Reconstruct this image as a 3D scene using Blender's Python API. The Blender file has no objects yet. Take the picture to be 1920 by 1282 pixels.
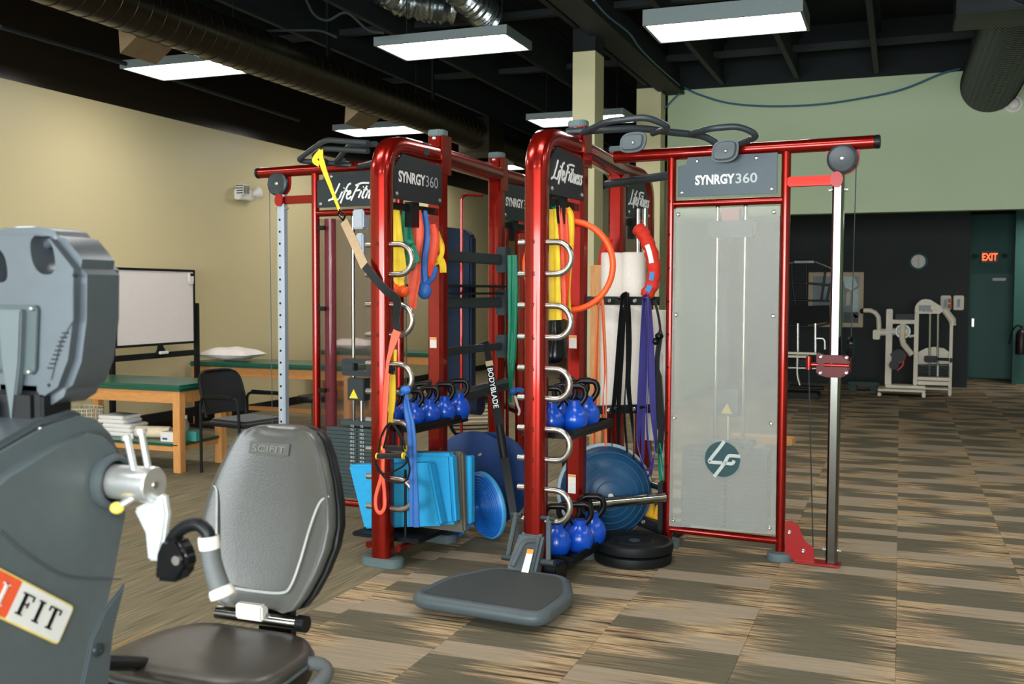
import bpy, bmesh, math, random
from mathutils import Vector, Matrix, Quaternion
random.seed(7)
PI = math.pi
scene = bpy.context.scene
col = scene.collection

# ------------------------------------------------------------------ camera, world, lights, exposure
FPX, YAW, PIT, ROL, CAMH = 1904.35, 0.364534, 0.0487072, 0.00327, 1.55
_f = Vector((-math.sin(YAW)*math.cos(PIT), math.cos(YAW)*math.cos(PIT), -math.sin(PIT)))
_r = Vector((math.cos(YAW), math.sin(YAW), 0)); _u = _r.cross(_f)
CR = math.cos(ROL)*_r + math.sin(ROL)*_u
CU = -math.sin(ROL)*_r + math.cos(ROL)*_u
CF = _f; CAM = Vector((0, 0, CAMH))
cd = bpy.data.cameras.new('camera'); cam = bpy.data.objects.new('camera', cd); col.objects.link(cam)
cd.sensor_width = 36; cd.lens = FPX/1920*36; cd.clip_start = 0.05; cd.clip_end = 100
cam.matrix_world = Matrix(((CR.x, CU.x, -CF.x, 0), (CR.y, CU.y, -CF.y, 0), (CR.z, CU.z, -CF.z, CAMH), (0, 0, 0, 1)))
cd.dof.use_dof = True; cd.dof.focus_distance = 5.9; cd.dof.aperture_fstop = 4.0
scene.camera = cam
scene.view_settings.view_transform = 'Standard'; scene.view_settings.look = 'None'
scene.view_settings.gamma = 1; scene.view_settings.use_curve_mapping = False
scene.view_settings.exposure = 0.8
world = bpy.data.worlds.new('world'); scene.world = world; world.use_nodes = True
world.node_tree.nodes['Background'].inputs[0].default_value = (0.62, 0.72, 0.78, 1)
world.node_tree.nodes['Background'].inputs[1].default_value = 0.25

def area_light(name, loc, target, sx, sy, power, color):
    l = bpy.data.lights.new(name, 'AREA'); l.shape = 'RECTANGLE'; l.size = sx; l.size_y = sy
    l.energy = power; l.color = color
    o = bpy.data.objects.new(name, l); col.objects.link(o); o.location = loc
    o.rotation_euler = (Vector(target)-Vector(loc)).to_track_quat('-Z', 'Y').to_euler()
    return o
# daylight through the shop front behind the photographer, and the photographer's flash
area_light('shopfront_daylight', (-1.5, -4.6, 1.75), (-1.5, 6, 1.5), 9.0, 2.5, 800, (0.90, 0.97, 1.0))
area_light('photographer_flash', (-0.02, -0.05, 1.98), (-1.6, 6.0, 1.5), 0.22, 0.16, 16, (1.0, 0.97, 0.92))
LAMP = 10.0          # radiance of the ceiling panels

# ------------------------------------------------------------------ pixel -> point helpers (all take an explicit depth)
def ray(px, py): return CR*((px-960)/FPX) + CU*((641-py)/FPX) + CF
def FZ(px, py, z=0.0): d = ray(px, py); return CAM + d*((z-CAMH)/d.z)
def WX(px, py, x): d = ray(px, py); return CAM + d*(x/d.x)
def WY(px, py, y): d = ray(px, py); return CAM + d*(y/d.y)
TH = math.radians(-5.5)
RIG = Matrix.Translation((-1.757, 5.667, 0)) @ Matrix.Rotation(TH, 4, 'Z')
RIGI = RIG.inverted()
def RY(px, py, ly):
    c = RIGI @ CAM; d = RIGI.to_3x3() @ ray(px, py); return c + d*((ly-c.y)/d.y)
def RX(px, py, lx):
    c = RIGI @ CAM; d = RIGI.to_3x3() @ ray(px, py); return c + d*((lx-c.x)/d.x)
def RZ(px, py, z): return RIGI @ FZ(px, py, z)
I4 = Matrix.Identity(4)

# ------------------------------------------------------------------ text meshes (made first, while the scene is light)
_txt = {}
def text_geo(body, bold=0.0, shear=0.0):
    k = (body, bold, shear)
    if k in _txt: return _txt[k]
    c = bpy.data.curves.new('lettering', 'FONT'); c.body = body; c.size = 1; c.offset = bold; c.shear = shear
    c.resolution_u = 3; c.align_x = 'CENTER'; c.align_y = 'CENTER'
    o = bpy.data.objects.new('lettering', c); col.objects.link(o)
    dg = bpy.context.evaluated_depsgraph_get()
    me = bpy.data.meshes.new_from_object(o.evaluated_get(dg))
    V = [v.co.copy() for v in me.vertices]; F = [tuple(p.vertices) for p in me.polygons]
    bpy.data.objects.remove(o); bpy.data.curves.remove(c); bpy.data.meshes.remove(me)
    xs = [v.x for v in V]; ys = [v.y for v in V]
    cx, cy = (min(xs)+max(xs))/2, (min(ys)+max(ys))/2
    V = [Vector((v.x-cx, v.y-cy, 0)) for v in V]
    _txt[k] = (V, F, max(xs)-min(xs), max(ys)-min(ys)); return _txt[k]
for _t in [('SYNRGY', .035, 0), ('360', .015, 0), ('SCIFIT', .02, 0), ('EXIT', .02, 0), ('BAPS', 0, 0), ('BODYBLADE', .01, 0), ('4', 0, 0), ('5', 0, 0), ('6', 0, 0), ('7', 0, 0), ('8', 0, 0), ('9', 0, 0), ('3', 0, 0), ('2', 0, 0)]:
    text_geo(*_t)
for _n in ['2.5', '7.5', '12.5', '17.5', '22.5', '27.5', '32.5', '37.5', '42.5', '47.5', '52.5', '57.5', '12', '3', '6', '9']:
    text_geo(_n, .0, 0)

# ------------------------------------------------------------------ mesh builder
def frame_of(d, up=None):
    d = d.normalized(); up = up or (Vector((0, 0, 1)) if abs(d.z) < .9 else Vector((0, 1, 0)))
    a = up.cross(d).normalized(); b = d.cross(a).normalized(); return a, b, d
def fillet(pts, rad, n=5, closed=False):
    pts = [Vector(p) for p in pts]; out = []; N = len(pts)
    for i, p in enumerate(pts):
        if not closed and i in (0, N-1): out.append(p); continue
        a = pts[i-1]-p; b = pts[(i+1) % N]-p
        r = min(rad, a.length*.49, b.length*.49); A = p+a.normalized()*r; B = p+b.normalized()*r
        for k in range(n+1):
            t = k/n; out.append((1-t)**2*A + 2*t*(1-t)*p + t*t*B)
    return out
def smooth_path(pts, n=6):
    P = [Vector(p) for p in pts]; P = [2*P[0]-P[1]]+P+[2*P[-1]-P[-2]]; out = []
    for i in range(1, len(P)-2):
        a, b, c, d = P[i-1:i+3]
        for k in range(n):
            t = k/n; out.append(.5*((2*b)+(c-a)*t+(2*a-5*b+4*c-d)*t*t+(3*b-a-3*c+d)*t**3))
    out.append(P[-2]); return out

class MB:
    def __init__(s): s.V = []; s.F = []
    def add(s, V, F):
        o = len(s.V); s.V += [Vector(v) for v in V]; s.F += [tuple(i+o for i in f) for f in F]; return s
    def box(s, c, sz, rot=None):
        c = Vector(c); x, y, z = sz[0]/2, sz[1]/2, sz[2]/2
        V = [Vector((a*x, b*y, e*z)) for e in (-1, 1) for b in (-1, 1) for a in (-1, 1)]
        if rot is not None: V = [rot @ v for v in V]
        return s.add([c+v for v in V], [(0, 2, 3, 1), (4, 5, 7, 6), (0, 1, 5, 4), (2, 6, 7, 3), (0, 4, 6, 2), (1, 3, 7, 5)])
    def bounds(s, a, b):
        a = Vector(a); b = Vector(b); return s.box((a+b)/2, [abs(q) for q in (b-a)])
    def tube(s, pts, r, n=12, closed=False, caps=True, sx=1.0, up=None):
        pts = [Vector(p) for p in pts]; N = len(pts); rr = r if isinstance(r, (list, tuple)) else [r]*N
        V = []; F = []; a0 = None
        for i, p in enumerate(pts):
            if closed: d = pts[(i+1) % N]-pts[i-1]
            else: d = pts[min(i+1, N-1)]-pts[max(i-1, 0)]
            if d.length < 1e-9: d = Vector((0, 0, 1))
            if a0 is None or up is not None: a, b, _ = frame_of(d, up)
            else:
                dn = d.normalized(); a = a0-dn*a0.dot(dn); a = a.normalized() if a.length > 1e-6 else frame_of(d)[0]; b = dn.cross(a)
            a0 = a
            for k in range(n):
                t = 2*PI*(k+.5)/n; V.append(p + a*(rr[i]*math.cos(t)*sx) + b*(rr[i]*math.sin(t)))
        for i in range(N if closed else N-1):
            j = (i+1) % N
            for k in range(n):
                k2 = (k+1) % n; F.append((i*n+k, i*n+k2, j*n+k2, j*n+k))
        if caps and not closed:
            F.append(tuple(range(n))[::-1]); F.append(tuple((N-1)*n+k for k in range(n)))
        return s.add(V, F)
    def cyl(s, p, q, r, n=20, r2=None): return s.tube([p, q], [r, r if r2 is None else r2], n)
    def sweep(s, pts, sec, up=Vector((0, 0, 1)), closed=False, scale=None):
        pts = [Vector(p) for p in pts]; N = len(pts); m = len(sec); V = []; F = []
        ups = up if isinstance(up, list) else [up]*N
        for i, p in enumerate(pts):
            d = (pts[(i+1) % N]-pts[i-1]) if closed else pts[min(i+1, N-1)]-pts[max(i-1, 0)]
            a, b, _ = frame_of(d, ups[i]); k = scale[i] if scale else 1
            for (x, y) in sec: V.append(p+a*(x*k)+b*y)
        for i in range(N if closed else N-1):
            j = (i+1) % N
            for k in range(m):
                k2 = (k+1) % m; F.append((i*m+k, i*m+k2, j*m+k2, j*m+k))
        if not closed: F.append(tuple(range(m))[::-1]); F.append(tuple((N-1)*m+k for k in range(m)))
        return s.add(V, F)
    def side_sweep(s, pts, sec, side):           # section kept square to a fixed side vector
        pts = [Vector(p) for p in pts]; N = len(pts); m = len(sec); V = []; F = []; side = Vector(side)
        for i, p in enumerate(pts):
            d = (pts[min(i+1, N-1)]-pts[max(i-1, 0)]).normalized(); a = (side-d*side.dot(d)).normalized(); b = d.cross(a)
            for (x, y) in sec: V.append(p+a*x+b*y)
        for i in range(N-1):
            for k in range(m): F.append((i*m+k, i*m+(k+1) % m, i*m+m+(k+1) % m, i*m+m+k))
        F += [tuple(range(m))[::-1], tuple((N-1)*m+k for k in range(m))]
        return s.add(V, F)
    def lathe(s, prof, c, axis=(0, 0, 1), n=24):
        a, b, d = frame_of(Vector(axis)); c = Vector(c); V = []; F = []; m = len(prof)
        for k in range(n):
            t = 2*PI*k/n
            for (r, h) in prof: V.append(c+d*h+(a*math.cos(t)+b*math.sin(t))*max(r, 1e-4))
        for k in range(n):
            k2 = (k+1) % n
            for i in range(m-1): F.append((k*m+i, k2*m+i, k2*m+i+1, k*m+i+1))
        ring_ = abs(prof[0][0]-prof[-1][0])+abs(prof[0][1]-prof[-1][1]) < 1e-6
        if prof[0][0] > 1e-3 and not ring_: F.append(tuple(k*m for k in range(n))[::-1])
        if prof[-1][0] > 1e-3 and not ring_: F.append(tuple(k*m+m-1 for k in range(n)))
        return s.add(V, F)
    def prism(s, poly, o, u, v, t):
        o = Vector(o); u = Vector(u).normalized(); v = Vector(v).normalized(); w = u.cross(v); m = len(poly)
        V = [o+u*x+v*y-w*(t/2) for x, y in poly]+[o+u*x+v*y+w*(t/2) for x, y in poly]
        return s.add(V, [tuple(range(m))[::-1], tuple(range(m, 2*m))]+[(i, (i+1) % m, m+(i+1) % m, m+i) for i in range(m)])
    def solid(s, quad, t, n=None):              # a slab from corner points, thickness t away from n
        Q = [Vector(q) for q in quad]; n = (Vector(n) if n else (Q[1]-Q[0]).cross(Q[-1]-Q[0])).normalized(); m = len(Q)
        return s.add(Q+[q+n*t for q in Q], [tuple(range(m)), tuple(range(m, 2*m))[::-1]]+[(i, m+i, m+(i+1) % m, (i+1) % m) for i in range(m)])
    def sphere(s, c, r, n=16, m=10, sc=(1, 1, 1)):
        c = Vector(c); V = [c+Vector((0, 0, -r*sc[2]))]; F = []
        for j in range(1, m):
            p = -PI/2+PI*j/m
            for k in range(n):
                t = 2*PI*k/n; V.append(c+Vector((r*sc[0]*math.cos(p)*math.cos(t), r*sc[1]*math.cos(p)*math.sin(t), r*sc[2]*math.sin(p))))
        V.append(c+Vector((0, 0, r*sc[2])))
        for k in range(n):
            k2 = (k+1) % n; F.append((0, 1+k2, 1+k)); F.append((len(V)-1, 1+(m-2)*n+k, 1+(m-2)*n+k2))
            for j in range(m-2): F.append((1+j*n+k, 1+j*n+k2, 1+(j+1)*n+k2, 1+(j+1)*n+k))
        return s.add(V, F)
    def text(s, body, c, u, v, w, bold=0.0, shear=0.0, t=0.002, h=None):
        V, F, tw, thh = text_geo(body, bold, shear); k = w/tw if h is None else h/thh; kv = k if h is None or w is None else h/thh
        if w is not None and h is not None: k = w/tw
        c = Vector(c); u = Vector(u).normalized(); v = Vector(v).normalized(); n = u.cross(v)*t
        P = [c+u*(q.x*k)+v*(q.y*kv) for q in V]
        return s.add([p+n for p in P], F)
    def strokes(s, lines, c, u, v, k, wd, t=0.002):
        c = Vector(c); u = Vector(u).normalized(); v = Vector(v).normalized(); n = u.cross(v)
        for L in lines:
            P = smooth_path([(x, y, 0) for x, y in L], 4) if len(L) > 2 else [Vector((x, y, 0)) for x, y in L]
            s._ribbon([c+u*(p.x*k)+v*(p.y*k) for p in P], n, wd, t)
        return s
    def _ribbon(s, P, n, wd, t):
        N = len(P); V = []; F = []
        for i, p in enumerate(P):
            d = (P[min(i+1, N-1)]-P[max(i-1, 0)]).normalized(); a = n.cross(d)*(wd/2)
            V += [p-a, p+a, p+a+n*t, p-a+n*t]
        for i in range(N-1):
            for k in range(4): F.append((i*4+k, i*4+(k+1) % 4, i*4+4+(k+1) % 4, i*4+4+k))
        F += [(0, 1, 2, 3), (4*N-1, 4*N-2, 4*N-3, 4*N-4)]
        return s.add(V, F)
    def ribbon(s, P, nrm, wd, t=0.003):          # flat band: path, face normal(s), width(s)
        P = [Vector(p) for p in P]; N = len(P); V = []; F = []
        for i, p in enumerate(P):
            d = (P[min(i+1, N-1)]-P[max(i-1, 0)]).normalized(); n = Vector(nrm[i] if isinstance(nrm, list) else nrm)
            a = n.cross(d).normalized(); w = (wd[i] if isinstance(wd, list) else wd)/2; n2 = d.cross(a).normalized()*(t/2)
            V += [p-a*w-n2, p+a*w-n2, p+a*w+n2, p-a*w+n2]
        for i in range(N-1):
            for k in range(4): F.append((i*4+k, i*4+(k+1) % 4, i*4+4+(k+1) % 4, i*4+4+k))
        F += [(0, 1, 2, 3), (4*N-1, 4*N-2, 4*N-3, 4*N-4)]
        return s.add(V, F)
    def mesh(s, name, mat, M=None, smooth=35, bevel=0.0, bseg=2):
        bm = bmesh.new(); vs = [bm.verts.new((M @ v) if M is not None else v) for v in s.V]
        for f in s.F:
            try: bm.faces.new([vs[i] for i in f])
            except ValueError: pass
        bmesh.ops.recalc_face_normals(bm, faces=bm.faces)
        if bevel:
            es = [e for e in bm.edges if len(e.link_faces) == 2 and e.calc_face_angle(0) > .5]
            bmesh.ops.bevel(bm, geom=es, offset=bevel, segments=bseg, affect='EDGES', clamp_overlap=True)
        me = bpy.data.meshes.new(name); bm.to_mesh(me); bm.free()
        if smooth:
            for p in me.polygons: p.use_smooth = True
            me.set_sharp_from_angle(angle=math.radians(smooth))
        me.materials.append(mat); return me

class Thing:
    """collects parts (in frame M), then links one top-level object with its parts below it"""
    def __init__(s, name, label, cat, group=None, M=I4): s.n, s.l, s.c, s.g, s.M, s.P = name, label, cat, group, M, []
    def add(s, part, mb, mat, sub=None, bevel=0.0, smooth=35, label=None, kind=None, bseg=2):
        s.P.append([part, mb, mat, sub, bevel, smooth, label, kind, bseg]); return len(s.P)-1
    def done(s, base=None):
        pts = [s.M @ v for p in s.P for v in p[1].V]
        if base is None:
            base = Vector(((min(v.x for v in pts)+max(v.x for v in pts))/2, (min(v.y for v in pts)+max(v.y for v in pts))/2, min(v.z for v in pts)))
        rot = s.M.to_3x3().to_4x4(); W = Matrix.Translation(base) @ rot; L = W.inverted() @ s.M
        if len(s.P) == 1:
            p = s.P[0]; root = bpy.data.objects.new(s.n, p[1].mesh(s.n, p[2], L, p[5], p[4], p[8])); col.objects.link(root)
        else:
            root = bpy.data.objects.new(s.n, None); root.empty_display_size = .1; col.objects.link(root); made = []
            for p in s.P:
                o = bpy.data.objects.new(p[0], p[1].mesh(p[0], p[2], L, p[5], p[4], p[8])); col.objects.link(o)
                o.parent = root if p[3] is None else made[p[3]]; made.append(o)
                if p[6]: o['label'] = p[6]
                if p[7]: o['kind'] = p[7]
        root.matrix_world = W; root['label'] = s.l; root['category'] = s.c
        if s.g: root['group'] = s.g
        return root
def struct(name, mb, mat, parent=None, bevel=0.0, smooth=35, label=None):
    o = bpy.data.objects.new(name, mb.mesh(name, mat, None, smooth, bevel)); col.objects.link(o)
    if parent: o.parent = parent
    else: o['kind'] = 'structure'
    if label: o['label'] = label
    return o
def copy_tree(o, parent=None):
    c = o.copy(); col.objects.link(c)
    if parent is not None: c.parent = parent
    for ch in [x for x in o.children]: copy_tree(ch, c)
    return c

# ------------------------------------------------------------------ materials
def lin(c):
    c = [x/255 for x in c]; return tuple((x/12.92 if x <= .04045 else ((x+.055)/1.055)**2.4) for x in c)+(1,)
MATS = {}
def mat(name, rgb, rough=.5, metal=0.0, var=.08, scale=30, bump=0.0, coat=0.0, trans=0.0, emit=0.0, alpha=1.0, spec=.5, sheen=0.0, ior=1.45, stretch=None):
    m = bpy.data.materials.new(name); m.use_nodes = True; nt = m.node_tree; b = nt.nodes['Principled BSDF']; N = nt.nodes.new; K = nt.links.new
    c = lin(rgb); tc = N('ShaderNodeTexCoord'); no = N('ShaderNodeTexNoise'); no.inputs['Scale'].default_value = scale; no.inputs['Detail'].default_value = 3
    if stretch:
        mp = N('ShaderNodeMapping'); mp.inputs['Scale'].default_value = stretch; K(tc.outputs['Object'], mp.inputs[0]); K(mp.outputs[0], no.inputs['Vector'])
    else: K(tc.outputs['Object'], no.inputs['Vector'])
    rp = N('ShaderNodeValToRGB'); rp.color_ramp.elements[0].position = .25; rp.color_ramp.elements[1].position = .75
    rp.color_ramp.elements[0].color = tuple(x*(1-var) for x in c[:3])+(1,); rp.color_ramp.elements[1].color = tuple(min(1, x*(1+var)) for x in c[:3])+(1,)
    K(no.outputs['Fac'], rp.inputs[0]); K(rp.outputs[0], b.inputs['Base Color'])
    b.inputs['Roughness'].default_value = rough; b.inputs['Metallic'].default_value = metal; b.inputs['Coat Weight'].default_value = coat
    b.inputs['Coat Roughness'].default_value = .08; b.inputs['Transmission Weight'].default_value = trans; b.inputs['Specular IOR Level'].default_value = spec
    b.inputs['IOR'].default_value = ior; b.inputs['Sheen Weight'].default_value = sheen; b.inputs['Alpha'].default_value = alpha
    if emit: K(rp.outputs[0], b.inputs['Emission Color']); b.inputs['Emission Strength'].default_value = emit
    if bump:
        bp = N('ShaderNodeBump'); bp.inputs['Strength'].default_value = bump; bp.inputs['Distance'].default_value = .004
        K(no.outputs['Fac'], bp.inputs['Height']); K(bp.outputs[0], b.inputs['Normal'])
    MATS[name] = m; return m
RED = mat('candy_red_steel', (142, 21, 10), .26, .75, .10, 60, coat=.5)
REDFLAT = mat('red_painted_plate', (150, 12, 15), .35, .1, .05, 40, coat=.3)
DKMET = mat('charcoal_powder_coat', (44, 52, 56), .42, .1, .06, 80)
SIGN = mat('sign_plate_slate', (58, 72, 78), .42, .1, .05, 20)
SIGNB = mat('sign_plate_black', (34, 42, 47), .45, .1, .05, 20)
FOOT = mat('grey_rubber_foot', (86, 102, 104), .65, 0, .06, 60)
CHROME = mat('chrome', (168, 168, 164), .16, 1.0, .03, 40)
STEEL = mat('brushed_steel', (190, 188, 182), .3, 1.0, .08, 60, stretch=(1, 1, .1))
SILVER = mat('zinc_column', (176, 188, 200), .35, .35, .05, 60)
BLACK = mat('black_plastic', (17, 20, 22), .42, 0, .1, 50, spec=.3)
BLACKG = mat('black_gloss', (11, 13, 15), .24, 0, .1, 50, spec=.35)
RUBBER = mat('black_rubber', (18, 21, 22), .5, 0, .12, 90, bump=.1, spec=.25)
WHITE = mat('white_print', (225, 226, 224), .6, 0, .02)
LGREY = mat('grey_print', (170, 176, 180), .6, 0, .03)
BOLT = mat('bolt_steel', (200, 200, 196), .3, .9, .05)
DARKHOLE = mat('dark_hole', (25, 14, 12), .8)
PLATE = mat('weight_plate_iron', (58, 72, 74), .5, .2, .06, 60)
YEL = mat('yellow_band', (236, 205, 52), .55, 0, .08, 25)
GRN = mat('green_band', (18, 128, 96), .5, 0, .12, 20)
CORAL = mat('coral_band', (240, 98, 72), .55, 0, .08, 25)
REDB = mat('red_band', (238, 84, 52), .5, 0, .08, 25)
BLUB = mat('blue_band', (42, 98, 172), .5, 0, .1, 20)
ORANGE = mat('orange_plastic', (246, 86, 28), .4, 0, .05, 25)
LORANGE = mat('light_orange_rubber', (244, 136, 82), .5, 0, .06)
PURPLE = mat('purple_rubber', (66, 62, 130), .5, 0, .08)
TAN = mat('tan_webbing', (168, 144, 112), .7, 0, .1, 80)
KBLUE = mat('kettlebell_vinyl', (12, 72, 180), .28, 0, .06, 20, coat=.3)
KBLK = mat('kettlebell_handle', (30, 28, 27), .3, .6, .1, 40)
FOAMB = mat('blue_foam', (36, 158, 212), .75, 0, .06, 70, bump=.15)
FOAMG = mat('grey_foam', (94, 90, 80), .85, 0, .12, 160, bump=.3)
NAVY = mat('navy_board', (10, 52, 108), .5, 0, .08, 40)
CUSH = mat('cushion_blue', (26, 108, 196), .4, 0, .06, 30)
CUSHL = mat('cushion_rim', (72, 160, 216), .35, 0, .06, 30)
BOSU = mat('dome_blue', (22, 70, 106), .4, 0, .1, 18)
BOSUR = mat('dome_rim', (150, 170, 178), .45, 0, .06)
FOAMW = mat('white_foam_roller', (232, 226, 216), .8, 0, .04, 60, bump=.1)
WOOD = mat('oak', (206, 146, 84), .5, 0, .14, 9, stretch=(8, 8, 1.2))
WOODH = mat('oak_rail', (204, 142, 80), .5, 0, .14, 9, stretch=(1.2, 8, 8))
VINYL = mat('green_vinyl', (22, 84, 66), .32, 0, .06, 12, coat=.15)
PILLOW = mat('pillow_cotton', (232, 224, 218), .9, 0, .04, 14, bump=.3)
WBRD = mat('whiteboard', (222, 214, 210), .3, 0, .02)
MESHB = mat('black_mesh', (16, 18, 20), .85, 0, .3, 200, bump=.2)
FABB = mat('black_fabric', (17, 20, 22), .9, 0, .1, 100, sheen=.2)
CHG = mat('machine_grey', (84, 94, 97), .38, 0, .05, 30)
CHGD = mat('machine_dark_grey', (74, 84, 88), .45, 0, .05, 30)
CONS = mat('console_silver', (84, 92, 98), .34, .3, .04, 30)
CONSD = mat('console_plate', (62, 74, 76), .45, .1, .04, 30)
SEAT = mat('seat_vinyl', (80, 81, 78), .30, 0, .06, 180, bump=.12)
SEATD = mat('seat_vinyl_dark', (46, 50, 50), .36, 0, .06, 180, bump=.12)
PIPE = mat('seat_piping', (176, 180, 176), .5)
GRIP = mat('grip_grey', (88, 92, 92), .6, 0, .08, 80)
WPL = mat('white_plastic', (224, 220, 212), .45, 0, .03)
ALU = mat('machined_aluminium', (214, 216, 214), .3, .75, .04, 60)
YELP = mat('yellow_knob', (238, 214, 96), .45)
CREAM = mat('cream_enamel', (236, 226, 206), .4, 0, .04, 20)
GREENP = mat('dark_green_step', (14, 56, 46), .5, 0, .1)
FABR = mat('red_fabric', (206, 44, 26), .75, 0, .14, 40, bump=.3)
YELST = mat('yellow_plastic', (238, 178, 30), .45, 0, .06)
DUCT = mat('duct_black', (52, 46, 36), .30, .8, .12, 8)
DUCT2 = mat('duct_black_matt', (26, 30, 31), .38, .5, .1, 8)
TAP = mat('duct_tap_tan', (116, 98, 72), .5, .2, .1, 10)
FOIL = mat('foil_duct', (150, 158, 158), .25, .95, .2, 60, bump=.6)
CEIL = mat('ceiling_black', (14, 22, 24), .8, 0, .2, 2)
JOIST = mat('joist_black', (26, 34, 36), .7, 0, .15, 4)
FIXT = mat('fixture_grey', (112, 124, 124), .4, .2, .04)
BLUECABLE = mat('blue_cable', (44, 98, 128), .5)
PILL = mat('pillar_paint', (214, 208, 166), .65, 0, .03, 3)
GLASSW = mat('frosted_acrylic', (226, 228, 221), .21, 0, .02, 4, trans=.78, ior=1.08, spec=.2)
CLEAR = mat('clear_acrylic', (214, 206, 206), .05, 0, .01, 4, trans=.97, ior=1.2)
BOTTLE = mat('bottle_plastic', (190, 205, 215), .1, 0, .02, 4, trans=.9, ior=1.2)
TEAL = mat('teal_card', (60, 140, 132), .6)
ROLL = mat('cream_vinyl_roll', (226, 208, 176), .6, 0, .05, 12)
TOWEL = mat('white_towel', (226, 222, 218), .95, 0, .06, 60, bump=.5)
BASKET = mat('basket_plastic', (214, 204, 182), .5)
EXITM = mat('exit_letters_lit', (255, 96, 50), .5, emit=1.5)
EXITB = mat('exit_face', (108, 40, 34), .5)
DOORM = mat('door_dark_teal', (40, 96, 86), .5, 0, .05, 3)
DARKW = mat('dark_wall_paint', (36, 44, 44), .65, 0, .06, 2)
TEALW = mat('teal_wall_paint', (44, 96, 86), .6, 0, .05, 2)
FRAMEM = mat('picture_frame_cream', (206, 186, 156), .5)
STICK = mat('sticker_white', (226, 222, 214), .6, 0, .1, 90)
STICKO = mat('sticker_orange', (236, 150, 60), .6)
NAVYPAD = mat('navy_speckled_pad', (20, 38, 58), .8, 0, .5, 220)
COVE = mat('black_cove_base', (12, 14, 14), .5)

def wall_mat(name, rgb, rough=.55):
    m = mat(name, rgb, rough, 0, .025, 1.2); nt = m.node_tree; b = nt.nodes['Principled BSDF']
    n = nt.nodes.new('ShaderNodeTexNoise'); n.inputs['Scale'].default_value = 120; tc = nt.nodes.new('ShaderNodeTexCoord')
    bp = nt.nodes.new('ShaderNodeBump'); bp.inputs['Strength'].default_value = .06; bp.inputs['Distance'].default_value = .002
    nt.links.new(tc.outputs['Object'], n.inputs['Vector']); nt.links.new(n.outputs[0], bp.inputs['Height']); nt.links.new(bp.outputs[0], b.inputs['Normal']); return m
WALLY = wall_mat('wall_khaki', (205, 192, 150), .42)
WALLG = wall_mat('wall_sage', (182, 200, 164), .5)
WALLK = wall_mat('wall_upper_black', (36, 30, 22), .24)

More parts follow.
